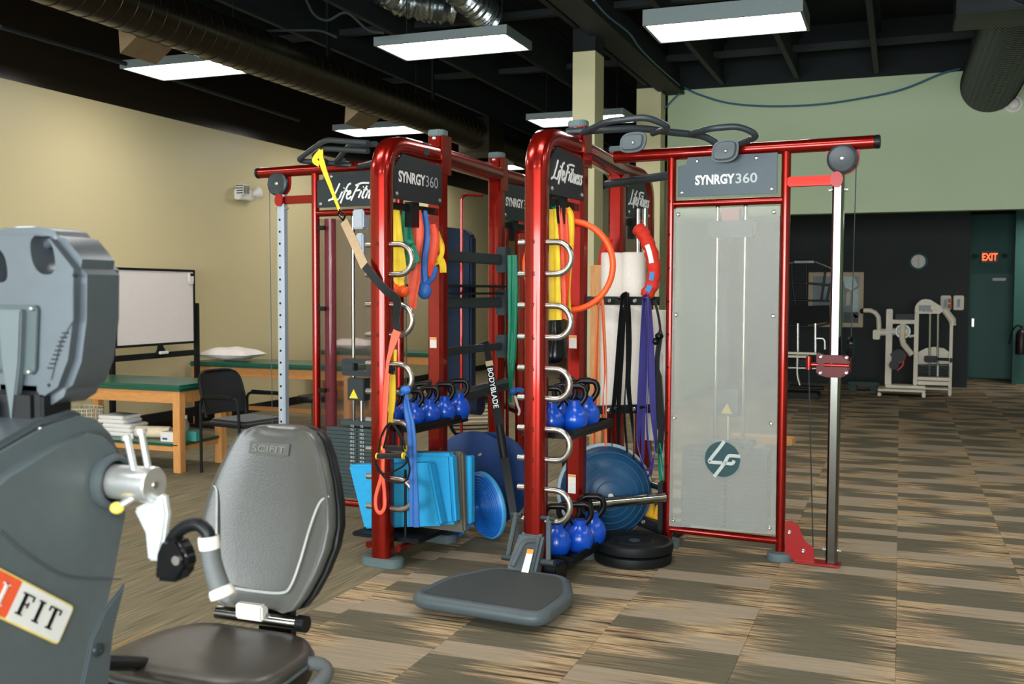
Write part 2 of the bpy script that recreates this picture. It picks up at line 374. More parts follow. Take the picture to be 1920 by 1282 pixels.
def carpet(name, kind):
    m = bpy.data.materials.new(name); m.use_nodes = True; nt = m.node_tree; b = nt.nodes['Principled BSDF']; N = nt.nodes.new; K = nt.links.new
    b.inputs['Roughness'].default_value = .95; b.inputs['Specular IOR Level'].default_value = .15
    g = N('ShaderNodeNewGeometry'); sp = N('ShaderNodeSeparateXYZ'); K(g.outputs['Position'], sp.inputs[0])
    def math_(op, a, c=None, d=None):
        q = N('ShaderNodeMath'); q.operation = op
        for i, v in enumerate((a, c, d)):
            if v is None: continue
            if isinstance(v, (int, float)): q.inputs[i].default_value = v
            else: K(v, q.inputs[i])
        return q.outputs[0]
    def comb(x, y, z=0.0):
        q = N('ShaderNodeCombineXYZ')
        for i, v in enumerate((x, y, z)):
            if isinstance(v, (int, float)): q.inputs[i].default_value = v
            else: K(v, q.inputs[i])
        return q.outputs[0]
    def wn(v):
        q = N('ShaderNodeTexWhiteNoise'); q.noise_dimensions = '3D'; K(v, q.inputs['Vector']); return q.outputs['Value']
    def noise(v, sc, det=2):
        q = N('ShaderNodeTexNoise'); q.inputs['Scale'].default_value = sc; q.inputs['Detail'].default_value = det; K(v, q.inputs['Vector']); return q.outputs['Fac']
    def ramp(f, stops):
        q = N('ShaderNodeValToRGB'); e = q.color_ramp.elements
        while len(e) < len(stops): e.new(.5)
        for i, (p, c) in enumerate(stops): e[i].position = p; e[i].color = lin(c)
        K(f, q.inputs[0]); return q.outputs[0]
    def mix(f, a, c):
        q = N('ShaderNodeMix'); q.data_type = 'RGBA'; K(f, q.inputs[0])
        for i, v in ((6, a), (7, c)):
            if isinstance(v, tuple): q.inputs[i].default_value = lin(v)
            else: K(v, q.inputs[i])
        return q.outputs[2]
    def smooth(v, a, c):
        q = N('ShaderNodeMapRange'); q.interpolation_type = 'SMOOTHSTEP'; K(v, q.inputs[0]); q.inputs[1].default_value = a; q.inputs[2].default_value = c; return q.outputs[0]
    x, y = sp.outputs[0], sp.outputs[1]
    fuzz = noise(g.outputs['Position'], 420, 1)
    if kind == 'tile':
        cx = math_('DIVIDE', math_('SUBTRACT', x, .014), .626); ci = math_('FLOOR', cx); fx = math_('FRACT', cx)
        yb = math_('ADD', math_('DIVIDE', y, .175), math_('MULTIPLY', wn(comb(ci, 3.1)), 9.0)); bi = math_('FLOOR', yb)
        r1 = wn(comb(ci, bi, 1.5)); r2 = wn(comb(ci, bi, 7.7)); r3 = wn(comb(ci, bi, 4.2))
        dark = ramp(noise(comb(math_('MULTIPLY', x, 3.0), math_('MULTIPLY', y, 90.0)), 1.0, 2), [(.3, (90, 86, 71)), (.7, (110, 104, 87))])
        light = ramp(noise(comb(math_('MULTIPLY', x, 2.0), math_('MULTIPLY', y, 60.0)), 1.0, 2), [(.3, (146, 134, 114)), (.7, (164, 150, 130))])
        third = math_('MULTIPLY', math_('FRACT', math_('DIVIDE', math_('ADD', bi, .5), 3.0)), 3.0)
        islight = math_('MAXIMUM', math_('MULTIPLY', math_('GREATER_THAN', third, 2.0), math_('GREATER_THAN', r1, .14)), math_('GREATER_THAN', r1, .93)); base = mix(islight, dark, light)
        # streaked end of the band: fades in from one side of the tile
        dd = math_('ABSOLUTE', math_('SUBTRACT', fx, r2)); soft = math_('ADD', dd, math_('MULTIPLY', math_('SUBTRACT', noise(comb(math_('MULTIPLY', x, 3.0), math_('MULTIPLY', y, 62.0)), 1.0, 3), .5), 1.15))
        mask = smooth(soft, .24, .58)
        mask = math_('MULTIPLY', mask, smooth(r3, .02, .15))
        st = ramp(noise(comb(math_('MULTIPLY', x, 2.0), math_('MULTIPLY', y, 46.0), math_('MULTIPLY', bi, .37)), 1.0, 4), [(.30, (58, 44, 36)), (.40, (98, 82, 64)), (.47, (158, 138, 104)), (.56, (196, 174, 138)), (.63, (120, 82, 62)), (.72, (190, 178, 164))])
        c = mix(mask, base, st)
    else:
        ln = noise(comb(math_('MULTIPLY', x, 80.0), math_('MULTIPLY', y, 2.5)), 1.0, 2)
        base = ramp(ln, [(.25, (92, 86, 68)), (.5, (122, 114, 92)), (.75, (150, 140, 114))])
        thread = smooth(noise(comb(math_('MULTIPLY', x, 30.0), math_('MULTIPLY', y, .5)), 1.0, 1), .70, .74)
        c = mix(thread, base, (182, 128, 52))
    hsv = N('ShaderNodeHueSaturation'); K(c, hsv.inputs['Color']); K(math_('ADD', math_('MULTIPLY', fuzz, .9), .55), hsv.inputs['Value'])
    K(hsv.outputs[0], b.inputs['Base Color'])
    bp = N('ShaderNodeBump'); bp.inputs['Strength'].default_value = .5; bp.inputs['Distance'].default_value = .003; K(fuzz, bp.inputs['Height']); K(bp.outputs[0], b.inputs['Normal'])
    return m
TILE = carpet('carpet_tile_streaked', 'tile'); PLAIN = carpet('carpet_olive_lined', 'plain')
def lamp_mat():
    m = mat('ceiling_panel_diffuser', (255, 246, 240), .5, 0, .01, 4); b = m.node_tree.nodes['Principled BSDF']
    b.inputs['Emission Color'].default_value = (1.0, .95, .90, 1); b.inputs['Emission Strength'].default_value = LAMP; return m
DIFF = lamp_mat()

# ================================================================== THE SETTING
XW = -7.75                                   # left wall plane
floor = struct('floor', MB().bounds((-9, -6, -.12), (7, 26, -.008)), PLAIN)
plain = struct('carpet_sheet', MB().bounds((XW, -5, -.008), (-2.651, 25, 0)), PLAIN, floor)
tile_me = MB().box((0, 0, -.004), (.6245, .6245, .008)).mesh('carpet_tile', TILE, None, 0)
edge_me = MB().box((0, 0, -.004), (.158, .6245, .008)).mesh('carpet_tile', TILE, None, 0)
NT = 0; far = MB()
for j in range(0, 40):
    yc = 2.2 + .626*j
    for i in range(-5, 9):
        xc = .014 + .626*(i+.5)
        if i == -5:
            xc, me = -2.49-.08, edge_me
        else: me = tile_me
        q = Vector((xc, yc, 0))-CAM; dz = q.dot(CF); ok = False
        if dz > .5:
            px = 960+FPX*q.dot(CR)/dz; ok = -60 < px < 1980 and FPX*q.dot(CU)/dz > -760
        if ok and yc < 17.6 and NT < 298:
            o = bpy.data.objects.new('carpet_tile', me); col.objects.link(o); o.location = (xc, yc, 0); o.parent = floor; NT += 1
        else: far.box((xc, yc, -.004), (.158 if i == -5 else .6245, .6245, .008))
for j in range(-8, 0):
    for i in range(-4, 9): far.box((.014+.626*(i+.5), 2.2+.626*j, -.004), (.6245, .6245, .008))
o = struct('carpet_tiles_beyond', far, TILE, floor, smooth=0); o['kind'] = 'stuff'

wl = struct('wall_left', MB().bounds((XW-.2, -5, 0), (XW, 25, 3.5)), WALLY)
struct('wall_left_upper', MB().bounds((XW-.2, -5, 3.5), (XW-.001, 25, 5.2)), WALLK)
struct('baseboard_left', MB().bounds((XW, -5, 0), (XW+.012, 25, .11)), COVE)
struct('wall_far', MB().bounds((XW, 25, 0), (-3.0, 25.2, 5.2)), WALLY)
wb = struct('wall_back', MB().bounds((-3.05, 14, 2.60), (7, 14.2, 4.33)), WALLG)
struct('wall_back_upper', MB().bounds((-3.05, 14, 4.33), (7, 14.2, 5.2)), CEIL)
struct('wall_partition', MB().bounds((-3.05, 14.2, 0), (-2.9, 25, 5.2)), WALLG)
struct('wall_dark', MB().bounds((-2.9, 18.35, 0), (1.06, 18.55, 3.2)), DARKW)
struct('wall_dark_return', MB().bounds((.96, 18.55, 0), (1.06, 20.5, 3.2)), DARKW)
struct('wall_door', MB().bounds((1.06, 20.5, 0), (7, 20.7, 3.2)), TEALW)
struct('ceiling_back_room', MB().bounds((-2.9, 14.2, 3.0), (7, 20.7, 3.2)), CEIL)
struct('wall_right', MB().bounds((7, -5, 0), (7.2, 20.7, 5.2)), WALLG)
struct('wall_front', MB().bounds((XW, -5.2, 0), (7.2, -5, .35)).bounds((XW, -5.2, 3.2), (7.2, -5, 5.2)), WALLY)
ceil = struct('ceiling', MB().bounds((XW-.2, -5.2, 5.05), (7.2, 25.2, 5.25)), CEIL)
# roof joists run away from the camera, two purlins across; each a part of the ceiling
for k in range(15):
    x = -7.2+.98*k
    if abs(x-.985) < .42: continue
    m = MB().bounds((x-.03, -5, 4.36), (x+.03, 14 if x > -3 else 25, 4.40)).bounds((x-.05, -5, 4.90), (x+.05, 14 if x > -3 else 25, 4.95)).bounds((x-.012, -5, 4.40), (x+.012, 14 if x > -3 else 25, 4.92))
    struct('joist', m, JOIST, ceil)
for y in (4.6, 7.6, 10.6, 13.2, 17, 21):
    struct('cross_beam', MB().bounds((XW, y-.05, 4.55), (7, y+.05, 4.62)), JOIST, ceil)
struct('girder', MB().bounds((-3.05, -5, 4.30), (-2.89, 14, 4.62)).bounds((-3.12, -5, 4.27), (-2.82, 14, 4.31)), JOIST, ceil)
# square columns, painted up to the ceiling line
def pillar(x0, x1, y0, y1, zt):
    p = struct('pillar', MB().bounds((x0, y0, 0), (x1, y1, zt)), PILL); struct('pillar_black_top', MB().bounds((x0, y0, zt), (x1, y1, 5.05)), CEIL, p)
a = WY(1074, 98, 10.5); b_ = WY(1116, 98, 10.5)
pillar(a.x, b_.x, 10.5, 10.5+.34, a.z)
a = WY(1195.5, 168, 13.75); b_ = WY(1241, 168, 13.75)
pillar(a.x, b_.x, 13.7, 13.98, a.z)

# the door at the far right, its frame, closer and the lit sign over it
d = struct('door_1', MB().bounds((WY(1818, 600, 20.5).x, 20.44, .02), (WY(1903, 600, 20.5).x, 20.49, WY(1860, 513, 20.5).z)), DOORM)
x0, x1, zt = WY(1818, 600, 20.5).x, WY(1903, 600, 20.5).x, WY(1860, 513, 20.5).z
struct('trim_1', MB().bounds((x0-.06, 20.42, 0), (x0, 20.5, zt+.06)).bounds((x1, 20.42, 0), (x1+.06, 20.5, zt+.06)).bounds((x0, 20.42, zt), (x1, 20.5, zt+.06)), TEALW)
struct('door_edge_strip', MB().bounds((x1-.018, 20.425, .1), (x1-.004, 20.44, zt-.02)), CREAM, d)
struct('door_closer', MB().bounds((WY(1860, 521, 20.4).x, 20.32, zt-.13), (WY(1886, 521, 20.4).x, 20.44, zt-.08)), WPL, d, bevel=.01)
struct('latch', MB().bounds((x0+.03, 20.40, .95), (x0+.07, 20.44, 1.10)), STEEL, d)

# ================================================================== CEILING SERVICES
def fixture(x, y, label, z=3.65):
    t = Thing('ceiling_light', label, 'ceiling light', 'rectangular suspended light panels')
    m = MB(); w, dd, h, e = 1.22, .61, (.115 if x == -1.33 else .065), .022
    m.bounds((x-w/2, y-dd/2, z), (x-w/2+e, y+dd/2, z+h)).bounds((x+w/2-e, y-dd/2, z), (x+w/2, y+dd/2, z+h))
    m.bounds((x-w/2+e, y-dd/2, z), (x+w/2-e, y-dd/2+e, z+h)).bounds((x-w/2+e, y+dd/2-e, z), (x+w/2-e, y+dd/2, z+h))
    t.add('housing', m, FIXT); t.add('back_pan', MB().bounds((x-w/2, y-dd/2, z+h), (x+w/2, y+dd/2, z+h+.01)), FIXT)
    t.add('diffuser', MB().bounds((x-w/2+e, y-dd/2+e, z+.012), (x+w/2-e, y+dd/2-e, z+.02)), DIFF)
    for sx in (-.45, .45):
        t.add('hanger_wire', MB().cyl((x+sx, y, z+h), (x+sx, y, 4.62 if z > 3 else 3.0), .004, 6), BLACK)
    return t.done()
fixture(-6.32, 8.05, 'light panel half hidden by the left duct, above the whiteboard wall')
fixture(-3.64, 8.10, 'light panel hanging in the middle of the black ceiling, left of the pillar')
fixture(-1.33, 8.25, 'light panel with striped glow, largest and rightmost on the ceiling')
fixture(-6.35, 11.95, 'light panel seen just above the left pull-up handles')
fixture(-3.70, 12.05, 'light panel partly hidden behind the nearest square pillar')
fixture(-6.62, 16.1, 'small distant light panel showing behind the middle red posts')
fixture(2.6, 18.4, 'unseen light panel added over the far door', 2.86)  # added out of view to brighten the back room
for i, (x, y) in enumerate(((-6.3, 4.1), (-3.65, 4.1), (-1.3, 4.1), (2.2, 4.1), (2.4, 8.2), (-3.65, .4), (-.4, .4), (3.2, 6.0))):  # extra panels out of view, added to light the room
    fixture(x, y, ['unseen added light panel above the left seat', 'unseen added light panel overhead left of the camera', 'unseen added light panel overhead in front of the camera', 'unseen added light panel overhead right of the camera',
                   'unseen added light panel right of the ribbed duct', 'unseen added light panel behind the camera on the left', 'unseen added light panel just behind the camera', 'unseen added light panel far to the right'][i])

def spiral_duct(name, label, x, z, r, y0, y1, mt, pitch):
    t = Thing(name, label, 'duct')
    t.add('duct_pipe', MB().tube([(x, y0+(y1-y0)*k/40, z) for k in range(41)], r, 40), mt)
    m = MB(); n = int((y1-y0)/pitch)
    for k in range(n):
        yy = y0+pitch*(k+.5); sl = pitch*.5
        m.tube([(x+(r+.001)*math.cos(2*PI*q/32), yy+sl*(q/32-.5), z+(r+.001)*math.sin(2*PI*q/32)) for q in range(33)], .0035, 5)
    t.add('spiral_seams', m, mt, kind='stuff')
    return t
# left duct
xd, zd, rd = -5.62, 3.98, .205
def dtan(px, py):     # angle of the sight plane through this pixel, in the x-z section
    d = ray(px, py); return math.atan2(d.z, -d.x)
lo, hi = dtan(640, 197), dtan(640, 117); mid = (lo+hi)/2; DD = 5.7
xd = -DD*math.cos(mid); zd = CAMH+DD*math.sin(mid); rd = DD*math.sin((hi-lo)/2)
yend = WX(888, 235, xd).y
t = spiral_duct('spiral_duct', 'long black spiral duct running over the left half of the room', xd, zd, rd, 1.0, yend, DUCT, .15)
m = MB().bounds((xd-rd-.02, yend, zd-rd-.05), (xd+rd+.02, yend+.55, zd+rd+.02)); t.add('end_box', m, DUCT, bevel=.01)
t.add('reduced_pipe', MB().tube([(xd, yend+.5, zd-.02), (xd, yend+6, zd-.02)], rd*.85, 28), DUCT)
for pa, pb, pc_, pf in (((211, 49), (225, 100), (278, 72), (293, 121)), ((641, 197), (646, 232), (687, 215), (686, 243))):
    yN = WX(pc_[0], pc_[1], xd).y; A_, B_, C_ = WY(*pa, yN), WY(*pb, yN), WY(*pc_, yN)+Vector((.0, 0, .10)); A_ = A_+Vector((.05, 0, .06)); yF = WX(pf[0], pf[1], B_.x).y
    m = MB().add([A_, B_, C_]+[Vector((q.x, yF, q.z)) for q in (A_, B_, C_)], [(0, 1, 2), (3, 5, 4), (0, 3, 4, 1), (1, 4, 5, 2), (2, 5, 3, 0)]); t.add('air_outlet', m, TAP)
for yy in (4, 6.4, 8.8, 11.2):
    t.add('hanger_strap', MB().bounds((xd-.012, yy-.02, zd+rd), (xd+.012, yy+.02, 4.62)), BLACK)
t.done()
# right duct, dying into the sage wall
cx, rr = .985, .34; zc = WY(1850, 211, 14).z+rr
t = spiral_duct('spiral_duct', 'black ribbed duct in the upper right corner entering the green wall', cx, zc, rr, 3.0, 14.0, DUCT2, .085)
t.add('branch_box', MB().bounds((WY(1788, 10, 9.5).x, 9.0, WY(1788, 38, 9.2).z), (cx, 9.6, zc+.3)), DUCT2, bevel=.01); t.done()
# crinkled foil flexible ducts
for pts, lb in (([(700, -30), (760, 8), (850, 22)], 'crinkled silver foil hose above the middle light panel'), ([(830, -40), (880, 5), (918, 38)], 'short silver foil hose left of the pillar, near the top edge')):
    P = smooth_path([WY(a, b-4, 8.75+.3*i) for i, (a, b) in enumerate(pts)], 20)
    random.seed(3); rads = [.135+random.uniform(-.02, .02)+(.01 if i % 2 else 0) for i in range(len(P))]
    t = Thing('foil_hose', lb, 'hose', 'foil hoses'); t.add('foil_hose', MB().tube(P, rads, 20), FOIL, smooth=20); t.done()
# wall-mounted bits up high
def hung_cable(name, label, pts, r, mt, y):
    t = Thing(name, label, 'cable'); t.add(name, MB().tube(smooth_path([WY(a, b, y if not isinstance(y, list) else y[i]) for i, (a, b) in enumerate(pts)], 8), r, 8), mt); t.done()
hung_cable('data_cable', 'blue cable sagging across the top of the green wall', [(1283, 164), (1310, 177), (1365, 193), (1440, 199), (1530, 196), (1610, 185), (1690, 168), (1765, 138), (1800, 129)], .012, BLUECABLE, 13.9)
hung_cable('data_cable', 'thin blue cable dropping along the girder beside the pillar', [(1113, 0), (1140, 30), (1180, 62), (1200, 90), (1235, 125), (1275, 160)], .009, BLUECABLE, [7.5, 8.3, 9.2, 10, 11.6, 13.6])
hung_cable('data_cable', 'short cable tail hanging beside the far pillar', [(1280, 170), (1262, 186), (1246, 204)], .009, BLUECABLE, 13.9)
hung_cable('ceiling_wire', 'loose black wire looping above the left duct', [(574, 0), (590, 28), (615, 38), (650, 24), (690, 56), (720, 62)], .012, JOIST, 7.5)
hung_cable('ceiling_wire', 'black wire strung over the top of the left duct', [(500, 58), (560, 57), (600, 58), (632, 70)], .012, JOIST, 7.8)
hung_cable('conduit', 'conduit pipe running along the black upper left wall', [(0, 50), (120, 85), (230, 118), (420, 180), (560, 225)], .02, JOIST, [6.3, 7.0, 7.7, 9.3, 10.9])
c = WY(1900, 195, 13.97)
t = Thing('smoke_detector', 'round white detector on the green wall beside the right duct', 'detector')
t.add('base', MB().lathe([(.0, 0), (.11, 0), (.11, .02), (.10, .03)], c+Vector((0, .03, 0)), (0, -1, 0)), WPL)
t.add('cover', MB().lathe([(.0, .07), (.05, .065), (.085, .03)], c+Vector((0, .03, 0)), (0, -1, 0)), WPL); t.done()
# twin-head emergency light on the left wall
e = WX(452, 366, XW)
t = Thing('emergency_light', 'white twin-head emergency light on the khaki wall', 'emergency light')
t.add('housing', MB().box(e+Vector((.05, 0, 0)), (.10, .30, .13)), WPL, bevel=.012)
p = e+Vector((.10, -.10, .055)); k = t.add('lamp_head', MB().box(p, (.10, .13, .13)), WPL, bevel=.012)
for i in range(4): t.add('lens_bar', MB().bounds((p.x-.045, p.y-.068, p.z-.05+.03*i), (p.x+.045, p.y-.064, p.z-.036+.03*i)), DKMET, sub=k)
for i in range(4): t.add('lens_bar', MB().bounds((p.x+.05, p.y-.05+.03*i, p.z-.05), (p.x+.053, p.y-.036+.03*i, p.z+.05)), DKMET, sub=k)
k = t.add('lamp_head', MB().lathe([(.02, -.03), (.045, .0), (.08, .07), (.075, .075), (.04, .02), (0, .01)], e+Vector((.10, .14, .03)), (.35, .9, .35), 20), WPL)
t.done()

# ================================================================== THE RED CABLE AND STORAGE RIG (rig-local metres)
AF, AR, CC_, CFR = (-.895, -.69), (-.91, -.05), (-1.04, .99), (-1.09, 1.60)
BF, BR, DC, DF = (.01, -.58), (0, 0), (-.157, 1.07), (-.155, 1.65)
def V3(p, z): return Vector((p[0], p[1], z))
T = Thing('multi_station_rig', 'large metallic red cable and storage rig with chrome rungs in the middle of the room', 'gym rig', M=RIG)
OCT = [(-.058, -.028), (-.038, -.05), (.038, -.05), (.058, -.028), (.058, .028), (.038, .05), (-.038, .05), (-.058, .028)]
OCT2 = [(x*.92, y*.92) for x, y in OCT]
LF_STROKES = [[(.55, 2.1), (.25, 1.1), (-.15, .08)], [(-.7, -.1), (-.1, .1), (.95, .0)], [(1.25, 1.0), (1.0, .1)], [(1.36, 1.42), (1.44, 1.5)],
 [(2.35, 2.0), (1.95, 1.8), (1.6, .6), (1.35, -.5)], [(1.45, 1.0), (2.15, 1.1)], [(2.1, .5), (2.6, .75), (2.5, 1.05), (2.18, .8), (2.15, .2), (2.5, .05), (2.85, .35)],
 [(3.65, 1.9), (3.3, 1.0), (2.95, -.2)], [(3.15, 1.7), (4.0, 1.98), (5.2, 1.95)], [(3.4, 1.05), (4.05, 1.12)], [(4.3, 1.0), (4.05, .1)], [(4.42, 1.42), (4.5, 1.5)],
 [(4.98, 1.6), (4.6, .5), (4.68, .1), (4.88, .12)], [(4.55, 1.1), (5.2, 1.15)], [(5.38, 1.0), (5.12, .05)], [(5.25, .6), (5.6, 1.0), (5.75, .8), (5.6, .1), (5.82, .08)],
 [(6.0, .5), (6.5, .75), (6.4, 1.05), (6.08, .8), (6.05, .2), (6.4, .05), (6.65, .3)],
 [(7.2, 1.0), (6.88, .98), (6.82, .7), (7.08, .4), (6.92, .05), (6.62, .1)], [(7.9, 1.0), (7.58, .98), (7.52, .7), (7.78, .4), (7.62, .05), (7.32, .1)]]
def lf_script(mb, c, u, v, w, wd):
    k = w/8.6; mb.strokes([[(x-3.75+.28*y, y-.9) for x, y in L] for L in LF_STROKES], c, u, v, k, wd, .003); return mb
def bolt(mb, p, n, r=.012): mb.lathe([(r, 0), (r, .004), (r*.6, .008), (r*.55, .005), (0, .004)], p, n, 10)
def bolts(part_of, pts, n, r=.012):
    for p in pts:
        m = MB(); bolt(m, p, n, r); T.add('bolt', m, BOLT, sub=part_of)
ZR = 2.385
for f, r, c, b in ((AF, AR, CC_, CFR), (BF, BR, DC, DF)):
    path = fillet([V3(f, .05), V3(f, ZR), V3(r, ZR), V3(c, ZR), V3(b, ZR), V3(b, .05)], .20, 8)
    path = [p for i, p in enumerate(path) if i == 0 or (p-path[i-1]).length > 1e-4]
    T.add('arched_post', MB().side_sweep(path, OCT, (1, 0, 0)), RED, smooth=50)
    for q in (r, c):
        k = T.add('upright_post', MB().side_sweep([V3(q, .05), V3(q, 2.50)], OCT2, (1, 0, 0)), RED, smooth=30)
        T.add('post_cap', MB().side_sweep([V3(q, 2.50), V3(q, 2.54)], [(x*1.06, y*1.06) for x, y in OCT2], (1, 0, 0)), FOOT, sub=k, bevel=.006)
        bolts(k, [V3((q[0]-.0, q[1]-.047), 2.487), V3((q[0]-.0, q[1]-.047), 2.352)], (0, -1, 0), .013)
        T.add('clamp_plate', MB().bounds((q[0]+.052, q[1]-.05, 2.27), (q[0]+.062, q[1]+.06, 2.50)), RED, sub=k)
    for q, ln in ((f, .1), (r, .12), (c, .12), (b, .1)):
        pts = [(math.cos(t)*.062+sx*.07, math.sin(t)*.062) for sx, a0 in ((1, -PI/2), (-1, PI/2)) for t in [a0+PI*i/8 for i in range(9)]]
        T.add('foot_pad', MB().prism(pts, V3(q, .026), (1, 0, 0), (0, 1, 0), .052), FOOT, bevel=.006)
# rungs: D-shaped chrome loops through the two front posts, stub ends on the other side, punched numbers
ZRUNG = [1.815, 1.648, 1.481, 1.313, 1.147, .988, .825, .662, .502, .332]
for f in (AF, BF):
    for k in range(5):
        z1, z2 = ZRUNG[2*k], ZRUNG[2*k+1]; x = f[0]+.05; zc = (z1+z2)/2; R = (z1-z2)/2
        arc = [(x, f[1], z1)]+[(x+.065+R*math.cos(t), f[1], zc+R*math.sin(t)) for t in [PI/2-PI*i/12 for i in range(13)]]+[(x, f[1], z2)]
        kk = T.add('rung', MB().tube(arc, .0165, 12), STEEL)
        for z in (z1, z2): T.add('stub', MB().cyl((f[0]-.105, f[1], z), (f[0]-.05, f[1], z), .0165, 14), STEEL, sub=kk)
    for i, z in enumerate(ZRUNG[:9]):
        T.add('number_mark', MB().text('987654322'[i] if i < 8 else '2', (f[0]+.004, f[1]-.0505, z), (1, 0, 0), (0, 0, 1), None, t=.001, h=.026), DARKHOLE)
# sign boards between the posts
for f, r, kind in ((AF, AR, 's'), (BF, BR, 'l'), (CC_, CFR, 's'), (DC, DF, 'l')):
    x = (f[0]+r[0])/2+.045; y0, y1 = f[1]+.055, r[1]-.05; poly = [(y0, 2.075), (y1, 2.075), (y1, 2.315), (y0+.1, 2.335), (y0, 2.25)]
    if kind == 's' and f is CC_ or f is DC: poly = [(y0, 2.075), (y1-.02, 2.075), (y1-.02, 2.22), (y1-.12, 2.335), (y0, 2.335)]
    k = T.add('sign_board', MB().prism(poly, (x, 0, 0), (0, 1, 0), (0, 0, 1), .012), SIGNB)
    c = Vector((x+.007, (y0+y1)/2, 2.205))
    if kind == 's':
        T.add('lettering', MB().text('SYNRGY', c+Vector((0, -.075, 0)), (0, 1, 0), (0, 0, 1), .29, .035, t=.001, h=.066), WHITE, sub=k)
        T.add('lettering', MB().text('360', c+Vector((0, .145, 0)), (0, 1, 0), (0, 0, 1), .14, 0, t=.001, h=.066), LGREY, sub=k)
    else: T.add('lettering', lf_script(MB(), c, (0, 1, 0), (0, 0, 1), .42, .012), WHITE, sub=k)
    bolts(k, [(x+.006, y0+.03, 2.105), (x+.006, y1-.03, 2.105)], (1, 0, 0), .012)
    T.add('band_bracket', MB().bounds((x-.05, y0, 2.02), (x-.03, y1, 2.06)).bounds((x-.06, (y0+y1)/2-.05, 1.93), (x-.01, (y0+y1)/2+.03, 2.075)), BLACK)
